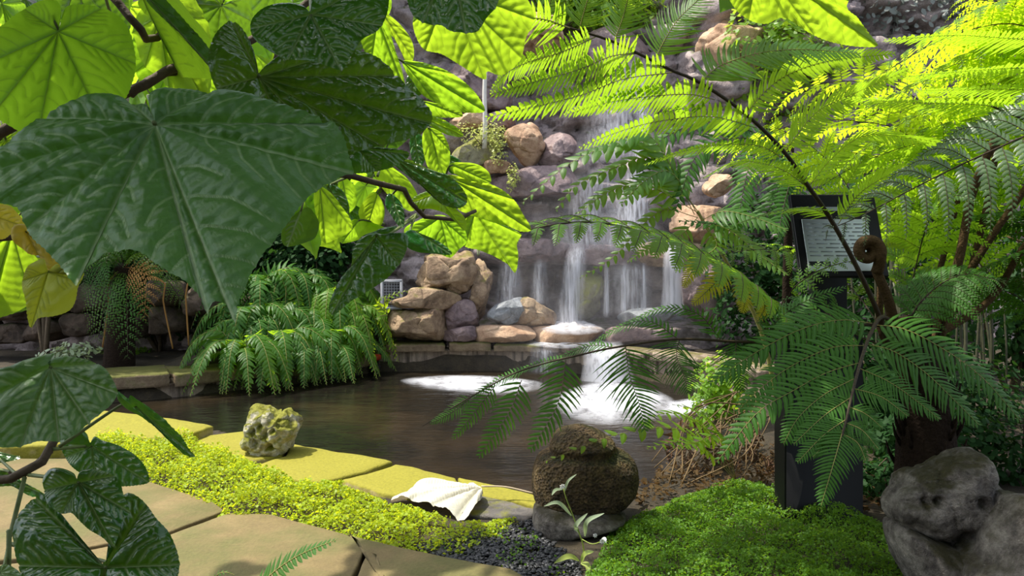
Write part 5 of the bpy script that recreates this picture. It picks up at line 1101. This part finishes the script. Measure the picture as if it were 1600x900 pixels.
carpet('carpet_plant',[(120,700),(190,690),(262,684),(300,688),(385,716),(430,736),(480,750),(540,757),(600,776),(625,790),(700,800),(760,812),(800,800),(835,797),(838,812),(800,826),(770,842),(740,858),(700,870),(620,852),(545,836),(430,808),(345,806),(300,780),(235,752),(190,745),(120,730)],24000,.015,.12,M_CARP,
   'bright yellow green carpet plant spreading between the kerb stones and the paving','ground cover',dens=lambda p,nz:np.where(p[:,0]>-.42,np.clip(.55+nz*1.4-(p[:,0]+.42)*.9,0,1),1.),mound=lambda p:np.clip(1.15-(p[:,0]+1.9)*.35,.4,1.3))
carpet('carpet_plant',[(880,960),(905,905),(930,870),(955,822),(1000,795),(1060,772),(1130,748),(1200,755),(1290,785),(1350,800),(1392,815),(1402,850),(1430,960)],42000,.0105,.10,M_CARPD,
   'fine green carpet plant filling the bed in front of the sign post','ground cover',fade=.2)
carpet('carpet_plant',[(128,560),(140,545),(170,536),(230,532),(290,536),(300,548),(270,556),(200,564)],5000,.03,.10,M_CARPD,'small patch of low green plants on the far bank','ground cover',fade=.3)
# black gravel
b=MB(); d_,f_=sphere_dirs(6,5); poly=np.array([G(x,y,0)[:2] for x,y in [(640,846),(700,836),(760,818),(838,806),(846,832),(880,850),(905,872),(920,930),(830,905),(800,886),(700,868)]])
for x,y in in_poly_pts(poly,2600):
    s=rng.uniform(.006,.015); R=np.array(Matrix.Rotation(rng.uniform(0,6.3),3,'Z'))@np.array(Matrix.Rotation(rng.uniform(-.6,.6),3,'X'))
    b.add((d_*np.array([s,s*.75,s*.4])*rng.uniform(.8,1.2,size=(len(d_),1)))@R.T+np.array([x,y,-.028+rng.uniform(0,.016)]),f_)
M_GRAV=plain_mat('black_gravel',(.016,.016,.017),.5,.5,50,.5,.3)
tag(b.build('gravel',M_GRAV,smooth=False),'patch of black gravel between the paving and the mossy rock','gravel',kind='stuff')

# ---------------------------------------------------------------- sign
M_SIGN=plain_mat('black_painted_steel',(.008,.008,.008),.65,.25,30,.2,.05)
M_SHEET=plain_mat('printed_sign_sheet',(.62,.70,.68),.4,.4,5,.04,.0)
M_INK=plain_mat('dark_print',(.03,.04,.04),.6,.3,5,.1,0)
M_INKG=plain_mat('grey_print',(.25,.28,.28),.6,.3,5,.1,0)
sx=(1278-800)*3.9/F; SG=thing('information_sign','black information sign with a sloping pale printed panel half hidden by fern fronds','sign',(sx,3.9,-.035))
b=MB(); box(b,(sx,3.9,.42),(.375,.16,.92),bev=.006); b.build('post',M_SIGN,SG)
ti=math.radians(68); ctr=P(1308,368,3.78)
Rx=np.array(Matrix.Rotation(ti,3,'X'))
def onp(u,v,wd=0): return ctr+Rx@np.array([u,v,wd])
b=MB(); box(b,ctr,(.41,.42,.03),tilt=ti,bev=.006); b.build('panel',M_SIGN,SG)
b=MB(); box(b,(sx+.06,3.93,.99),(.16,.08,.4),bev=.005); b.build('bracket',M_SIGN,SG)
b=MB(); box(b,onp(-.01,-.055,.018),(.31,.26,.005),tilt=ti,bev=.001); sh=b.build('sheet',M_SHEET,SG); sh['label']='pale printed sheet'
b=MB(); box(b,onp(-.11,-.15,.022),(.10,.022,.003),tilt=ti,bev=.0005); b.build('printed_bar',M_INK,sh)
b=MB()
for k in range(9):
    x0=-.15
    while x0<.1:
        w_=rng.uniform(.02,.06); box(b,onp(x0+w_/2,.05-.02*k,.0215),(w_,.006,.002),tilt=ti,bev=.0003); x0+=w_+.012
b.build('printed_text',M_INKG,sh)
b=MB(); box(b,onp(-.08,.13,.017),(.2,.02,.004),tilt=ti,bev=.0005); b.build('heading',M_INKG,SG)

# ---------------------------------------------------------------- small things
o=None; LEAVES+=1
f=lambda x,y,d=0:P(x,y,4.06-8.2*(y-772)/1000)+np.array([0,0,d])
DL,n_,e_,L_=leaf_core(None,f(752,769,.03),[f(752,766,.035),f(735,762,.035),(f(715,760,.03)),f(680,757,.03),f(640,762,.02),f(609,772,.0),f(640,780,.02),f(660,785,.03),f(690,791,.01),f(715,799,.0),f(735,798,.02),f(750,790,.035),f(754,778,.05)],M_DRYW,no=110,nr=20,wave=.03,cup=.06,name='dry_leaf',pucker=.008,n_hint=np.array([0,0,1.]))
tag(DL,'curled white dry leaf with a long stalk lying on the kerb stones','dry leaf')
b=MB(); b.tube(spline([f(752,769,.03),f(790,770,.03),f(834,774,.01)],12),.004,6); b.build('stalk',M_DRYW,DL)
# flowering weed
FW=thing('flowering_weed','thin weed with narrow grey green leaves and small white flowers by the mossy rock','weed',(G(908,884,-.03)))
M_WGREY=foliage_mat('grey_green_leaf',(.26,.32,.2),(.4,.5,.2),tmix=.35); M_WHITE=foliage_mat('white_petal',(.8,.8,.76),(.8,.8,.7),tmix=.4); M_WGR=foliage_mat('pale_green_leaf',(.3,.36,.08),(.5,.6,.1),tmix=.4)
w0=G(908,884,-.03); Yw=w0[1]
b=MB(); st=spline([w0,P(912,858,Yw-.02),P(904,830,Yw-.03),P(893,800,Yw-.03),P(885,780,Yw-.03),P(880,762,Yw-.03)],20); b.tube(st,np.linspace(.0035,.002,20),6); b.tube(spline([P(908,842,Yw),P(925,850,Yw-.03),P(940,846,Yw-.05)],8),.0022,5); b.build('stem',M_WGR,FW)
def strap(parent,pts,wd,mat,name='leaf'):
    c=spline(pts,14); t=nrm(np.gradient(c,axis=0)); cam_=nrm(np.array([0,0,H])-c); s=nrm(np.cross(t,cam_*.8+np.array([0,0,.5]))); u=np.linspace(0,1,14); h=(wd*np.sin(np.pi*np.clip(u*.93+.05,0,1))**.8)[:,None]; nn=np.cross(s,t)
    v=np.stack([c-s*h+nn*h*.4,c,c+s*h+nn*h*.4],1).reshape(-1,3); k=np.arange(13)*3
    b=MB(); b.add(v,[np.concatenate([np.stack([k,k+3,k+4,k+1],-1),np.stack([k+1,k+4,k+5,k+2],-1)])]); return b.build(name,mat,parent)
for pts,wd,m_ in (([(882,768),(888,752),(901,741)],.006,M_WGREY),([(879,764),(868,766),(862,774)],.007,M_WGREY),([(893,806),(872,786),(850,791)],.009,M_WGREY),([(905,834),(900,822),(918,802)],.010,M_WGREY),([(914,838),(918,815),(944,802)],.010,M_WGREY),([(905,876),(888,870),(866,880)],.012,M_WGR),([(908,878),(915,866),(928,862)],.012,M_WGR),([(908,880),(918,884),(920,898)],.012,M_WGR),([(938,848),(944,842),(947,848)],.008,M_WHITE)):
    strap(FW,PP(dz(pts,Yw-.02,Yw-.08)),wd,m_)
for x,y,s in ((879,760,.013),(941,845,.012),(930,836,.009)):
    c=P(x,y,Yw-.06); b=MB()
    for k in range(7):
        a=k*.9; d=np.array([math.cos(a),-.4,math.sin(a)]); b.tube([c,c+d*s*.6,c+d*s+np.array([0,0,-.002])],[.0012,.003,.0008],5)
    b.build('flower',M_WHITE,FW)
# wall grille, fitting, pipe
M_STEEL=plain_mat('grey_steel',(.3,.3,.31),.45,.5,20,.15,.05); M_BLACKP=plain_mat('black_plastic',(.015,.016,.018),.4,.5); M_RED=plain_mat('red_plastic',(.45,.03,.015),.4,.5); M_PIPE=plain_mat('pale_pipe',(.62,.58,.52),.5,.4)
gc=P(612,460,9.1); GR=thing('wall_grille','grey steel wire grille set in the shadow beside the brown rocks','grille',gc-[0,0,.17])
b=MB()
for cx,cz,w_,h_ in ((0,.155,.24,.03),(0,-.155,.24,.03),(-.11,0,.03,.31),(.11,0,.03,.31)): box(b,gc+[cx,0,cz],(w_,.05,h_),bev=.003)
b.build('frame',M_STEEL,GR); b=MB()
for k in range(-3,4): box(b,gc+[k*.03,-.005,0],(.005,.006,.29),bev=.0005)
for k in range(-4,5): box(b,gc+[0,-.01,k*.032],(.2,.006,.005),bev=.0005)
b.build('wire_mesh',M_STEEL,GR); b=MB(); box(b,gc+[0,.06,0],(.22,.03,.29)); b.build('back_plate',M_BLACKP,GR)
fc=P(586,582,8.93); FT=thing('pipe_fitting','black pipe fitting with a red cap standing against the pond wall','fitting',fc-[0,0,.1])
b=MB(); b.tube([fc-[0,0,.3],fc+[0,0,.02],fc+[0,0,.021],fc+[0,0,.07],fc+[0,0,.071],fc+[0,0,.14]],[.05,.05,.062,.062,.048,.048],18); b.build('body',M_BLACKP,FT)
b=MB(); b.tube([fc+[0,0,.14],fc+[0,0,.15],fc+[0,0,.19],fc+[0,0,.20]],[.05,.066,.066,.055],18); b.build('cap',M_RED,FT)
b=MB(); b.tube(spline(PP([(758,112,9.5),(757,150,9.5),(758,190,9.5),(757,232,9.55)]),12),np.linspace(.026,.03,12),10); tag(b.build('pipe',M_PIPE),'thin pale upright pipe on the cliff beside the leaf tips','pipe')

# ---------------------------------------------------------------- shrubs on and around the cliff
def bush(name,label,cat,c,rad,n,size,mat,stems=5,root=None,group=None,aspect=.6,sides=6,lumps=7,down=0.):
    c=np.asarray(c,float); rad=np.asarray(rad,float); root=c-[0,0,rad[2]] if root is None else np.asarray(root,float)
    t=thing(name,label,cat,root,group); b=MB(); lc=rng.normal(size=(lumps,3)); lc=nrm(lc)*rng.uniform(.2,.75,size=(lumps,1)); pos=[];nor=[]
    for k in range(lumps):
        m_=n//lumps; d=nrm(rng.normal(size=(m_,3))); r=.62*rng.uniform(.45,1.,size=(m_,1))**.5; pos.append(c+(lc[k]+d*r)*rad); nor.append(d*.7+np.array([0,-.15,.6])+rng.normal(size=(m_,3))*.35)
    pos=np.concatenate(pos); dirs=rng.normal(size=(len(pos),3))+np.array([0,0,-down])
    leaves(b,pos,np.concatenate(nor),size*rng.uniform(.6,1.25,size=len(pos)),aspect,0,sides,dirs); b.build('foliage',mat,t)
    b=MB()
    for k in range(stems):
        e=c+lc[k%lumps]*rad*.8; b.tube(spline([root,root*.6+e*.4+rng.normal(size=3)*.08,e],10),np.linspace(.025,.008,10)*rad.mean(),6)
    b.build('stem',M_TWIG,t); return t
B_=[('shrub','grey leaved shrub on the cliff top behind the bright fronds',P(1430,12,10.6),(1.3,.7,.75),2600,.10,M_BUSHG),
 ('tree','leafy tree added to shade the far bank behind the giant leaf',np.array([-4.9,8.4,2.75]),(1.2,.8,1.05),4600,.13,M_BUSHL),  # added to cast shade on the ledge and the wall stones
 ('shrub','sunlit shrub on the cliff behind the round back lit leaf',P(20,110,9.6),(1.8,.6,1.3),4500,.13,M_BUSHL),
 ('shrub','bright shrub on the cliff behind the dark hanging leaves',P(480,210,9.6),(1.2,.5,1.0),3600,.11,M_BUSHL),
 ('shrub','bright green shrub on the cliff top above the falls',P(880,0,10.8),(1.1,.6,.6),2600,.11,M_BUSHL),
 ('shrub','shrub on the cliff top behind the tip of the top leaf',P(1220,90,10.3),(1.0,.6,.9),2600,.10,M_BUSHL),
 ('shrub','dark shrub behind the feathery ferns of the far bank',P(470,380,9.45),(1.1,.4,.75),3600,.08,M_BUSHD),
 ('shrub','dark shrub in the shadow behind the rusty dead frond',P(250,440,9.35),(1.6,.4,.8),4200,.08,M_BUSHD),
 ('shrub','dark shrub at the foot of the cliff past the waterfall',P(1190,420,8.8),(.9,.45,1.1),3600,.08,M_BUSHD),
 ('shrub','dark shrub added as dark filler behind the stalks of the tree ferns',P(1400,420,7.6),(1.3,.5,1.2),5200,.075,M_BUSHD),  # this shrub and the next are added to keep the background dark
 ('shrub','dark shrub added as dark filler for the deep shade at the picture edge',P(1580,470,6.6),(1.0,.5,1.1),4600,.07,M_BUSHD),
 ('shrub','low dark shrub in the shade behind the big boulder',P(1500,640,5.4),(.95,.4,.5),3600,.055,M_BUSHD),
 ('shrub','low dark plant added to darken the soil between the big boulder and the fern trunk',P(1480,715,4.5),(.7,.3,.24),2400,.05,M_BUSHD),  # this plant and the next are added to darken the bright soil
 ('shrub','low dark plant added to darken the soil between the sign post and the fern trunk',P(1372,745,4.3),(.22,.25,.2),1000,.05,M_BUSHD),
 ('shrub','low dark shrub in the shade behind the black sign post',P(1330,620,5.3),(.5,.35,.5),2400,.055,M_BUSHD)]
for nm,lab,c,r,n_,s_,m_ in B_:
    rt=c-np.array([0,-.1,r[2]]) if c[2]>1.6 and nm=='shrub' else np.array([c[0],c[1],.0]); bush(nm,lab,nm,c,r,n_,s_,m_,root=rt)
bush('cliff_weed','pale flowering weed trailing over the lichen green rock','weed',P(752,205,9.55),(.30,.2,.17),420,.035,M_WEED,group='weeds on the cliff')
bush('cliff_weed','thin weed hanging beside the pinkish tan boulder','weed',P(778,236,9.45),(.13,.12,.26),240,.04,M_WEED,group='weeds on the cliff',root=P(782,212,9.5))
bush('cliff_weed','small weed hanging over the purple ledge stone','weed',P(800,280,9.35),(.10,.1,.2),160,.04,M_WEED,group='weeds on the cliff',root=P(800,258,9.45))
bush('trailing_plant','yellow green trailing plant at the pond corner above the dead fern stalks','plant',P(1125,620,6.0),(.28,.25,.36),1300,.05,M_BUSHL,root=np.array([1.6,6.1,-.03]),lumps=6)
bush('low_weed','small pale leaved weed on the far bank above the dark heart leaf','weed',P(100,552,7.6),(.32,.15,.09),220,.06,M_WGREY,root=P(100,566,7.6))
# dead fern stalks and litter at the pond corner
DC=thing('dead_fern_clump','tangle of dead brown fern stalks and curled fronds at the pond corner','dead fern',(1.45,5.0,-.03))
M_STRAW=plain_mat('dead_stalk',(.12,.08,.038),.85,.2,50,.5,.4); M_CURL=foliage_mat('curled_dead_frond',(.09,.05,.03),(.15,.08,.03),tmix=.2,rough=.9,spec=.1)
for k in range(26):
    a=rng.uniform(0,1); s0=P(1165+rng.uniform(-25,25),640+rng.uniform(-30,30),5.0+rng.uniform(-.1,.2)); x=rng.uniform(1000,1190); y=rng.uniform(715,760); e=G(x,y,-.02); m_=s0*.5+e*.5+np.array([rng.uniform(-.15,.15),rng.uniform(-.1,.1),rng.uniform(-.05,.2)])
    b=MB(); b.tube(spline([s0,m_,e],10),rng.uniform(.002,.005),5); b.build('stalk',M_STRAW,DC)
for k in range(22):
    x,y=rng.uniform(1010,1200),rng.uniform(655,745); Y=4.9-.3*(y-655)/90; c0=P(x,y,Y); b=MB(); e=c0+np.array([rng.uniform(-.12,.12),rng.uniform(-.1,.05),rng.uniform(-.22,-.05)]); e[2]=max(e[2],-.02)
    pinna(b,[c0,c0*.5+e*.5+np.array([0,0,.03]),e],rng.normal(size=3),.05,9,seg=2,rr=.003,droop=.9,jit=.3); b.build('curled_frond',[M_CURL,M_STRAW],DC)
M_LITTER=foliage_mat('leaf_litter',(.07,.045,.02),(.2,.1,.03),tmix=.2,rough=.9,spec=.1)
b=MB(); poly=np.array([G(x,y,0)[:2] for x,y in [(985,760),(1010,735),(1060,720),(1200,700),(1320,720),(1420,770),(1390,800),(1330,790),(1200,752),(1060,768),(1000,792)]]); pt=in_poly_pts(poly,1500)
leaves(b,np.concatenate([pt,(ground_z(pt[:,0],pt[:,1])+.02+rng.random(len(pt))*.03)[:,None]],1),rng.normal(size=(len(pt),3))*.5+[0,0,1],rng.uniform(.015,.05,len(pt)),.5,0,6); tag(b.build('leaf_litter',M_LITTER),'brown leaf litter on the bank behind the carpet plant','leaf litter',kind='stuff')
# canes behind the tree fern
CN=thing('cane_clump','clump of thin dark upright canes in the shade at the picture edge','canes',(3.2,5.6,-.03)); M_CANE=plain_mat('dark_cane',(.05,.05,.025),.6,.4,30,.5,.3)
for k in range(46):
    x=rng.uniform(2.35,4.2); y=rng.uniform(5.3,5.9); l=rng.uniform(1.0,1.9); e=np.array([x+rng.uniform(-.12,.12),y+rng.uniform(-.1,.1),l]); b=MB(); b.tube(spline([(x,y,-.05),((x+e[0])/2+.02,y,l*.5),e],10),rng.uniform(.006,.013),6); b.build('cane',M_CANE,CN)
# spleenwort by the slab
SPL=thing('small_fern','tiny pale fern growing out of the crack beside the golden slab','fern',P(606,492,8.85))
for pts in ([(606,490),(600,475),(612,462),(646,452)],[(606,490),(592,478),(590,470),(606,462)],[(606,492),(594,494),(590,500)]):
    b=MB(); pinna(b,PP(dz(pts,8.85,8.7)),(0,-.8,.5),.07,9,seg=2,wf=.8,rr=.004,serr=.05); b.build('frond',[M_FERNY,M_RACHISG],SPL)

carpet('seedlings',[(660,846),(740,828),(838,806),(850,840),(880,860),(900,900),(830,900),(760,876)],900,.013,.035,M_CARPD,'sparse green seedlings coming up through the black gravel','seedlings',fade=.05,dens=lambda p,nz:np.clip(.35+nz*2,0,1))
# hedge added behind the camera, out of view, to darken reflections and shade
b=MB(); n_=9000; a=rng.uniform(-2.6,-.54,n_); r_=rng.uniform(4.6,5.8,n_); z=rng.uniform(0,1,n_)**.8*(4.2+1.2*np.sin(a*5)+.6*np.sin(a*13))
pos=np.stack([np.cos(a)*r_*1.3,np.sin(a)*r_+.6,z],1); leaves(b,pos,np.stack([-np.cos(a),-np.sin(a),np.full(n_,.6)],1)+rng.normal(size=(n_,3))*.4,rng.uniform(.16,.34,n_),.6,0,6)
struct(b.build('added_hedge',M_BUSHD))

n_=5200; d=nrm(rng.normal(size=(n_,3))); pos=np.array([1.5,-1.3,5.2])+d*rng.uniform(.35,1,size=(n_,1))**.6*np.array([2.9,2.3,1.3])  # unseen tree added behind and above the camera to block part of the sky
b=MB(); leaves(b,pos,d*.6+rng.normal(size=(n_,3))*.4+[0,0,.5],rng.uniform(.2,.4,n_),.6,0,6); b.tube(spline([(2.4,-2.6,-.05),(2.2,-2.4,2.),(1.7,-1.6,4.6)],12),np.linspace(.2,.1,12),10,1)
struct(b.build('added_tree',[M_BUSHD,M_TWIG]))
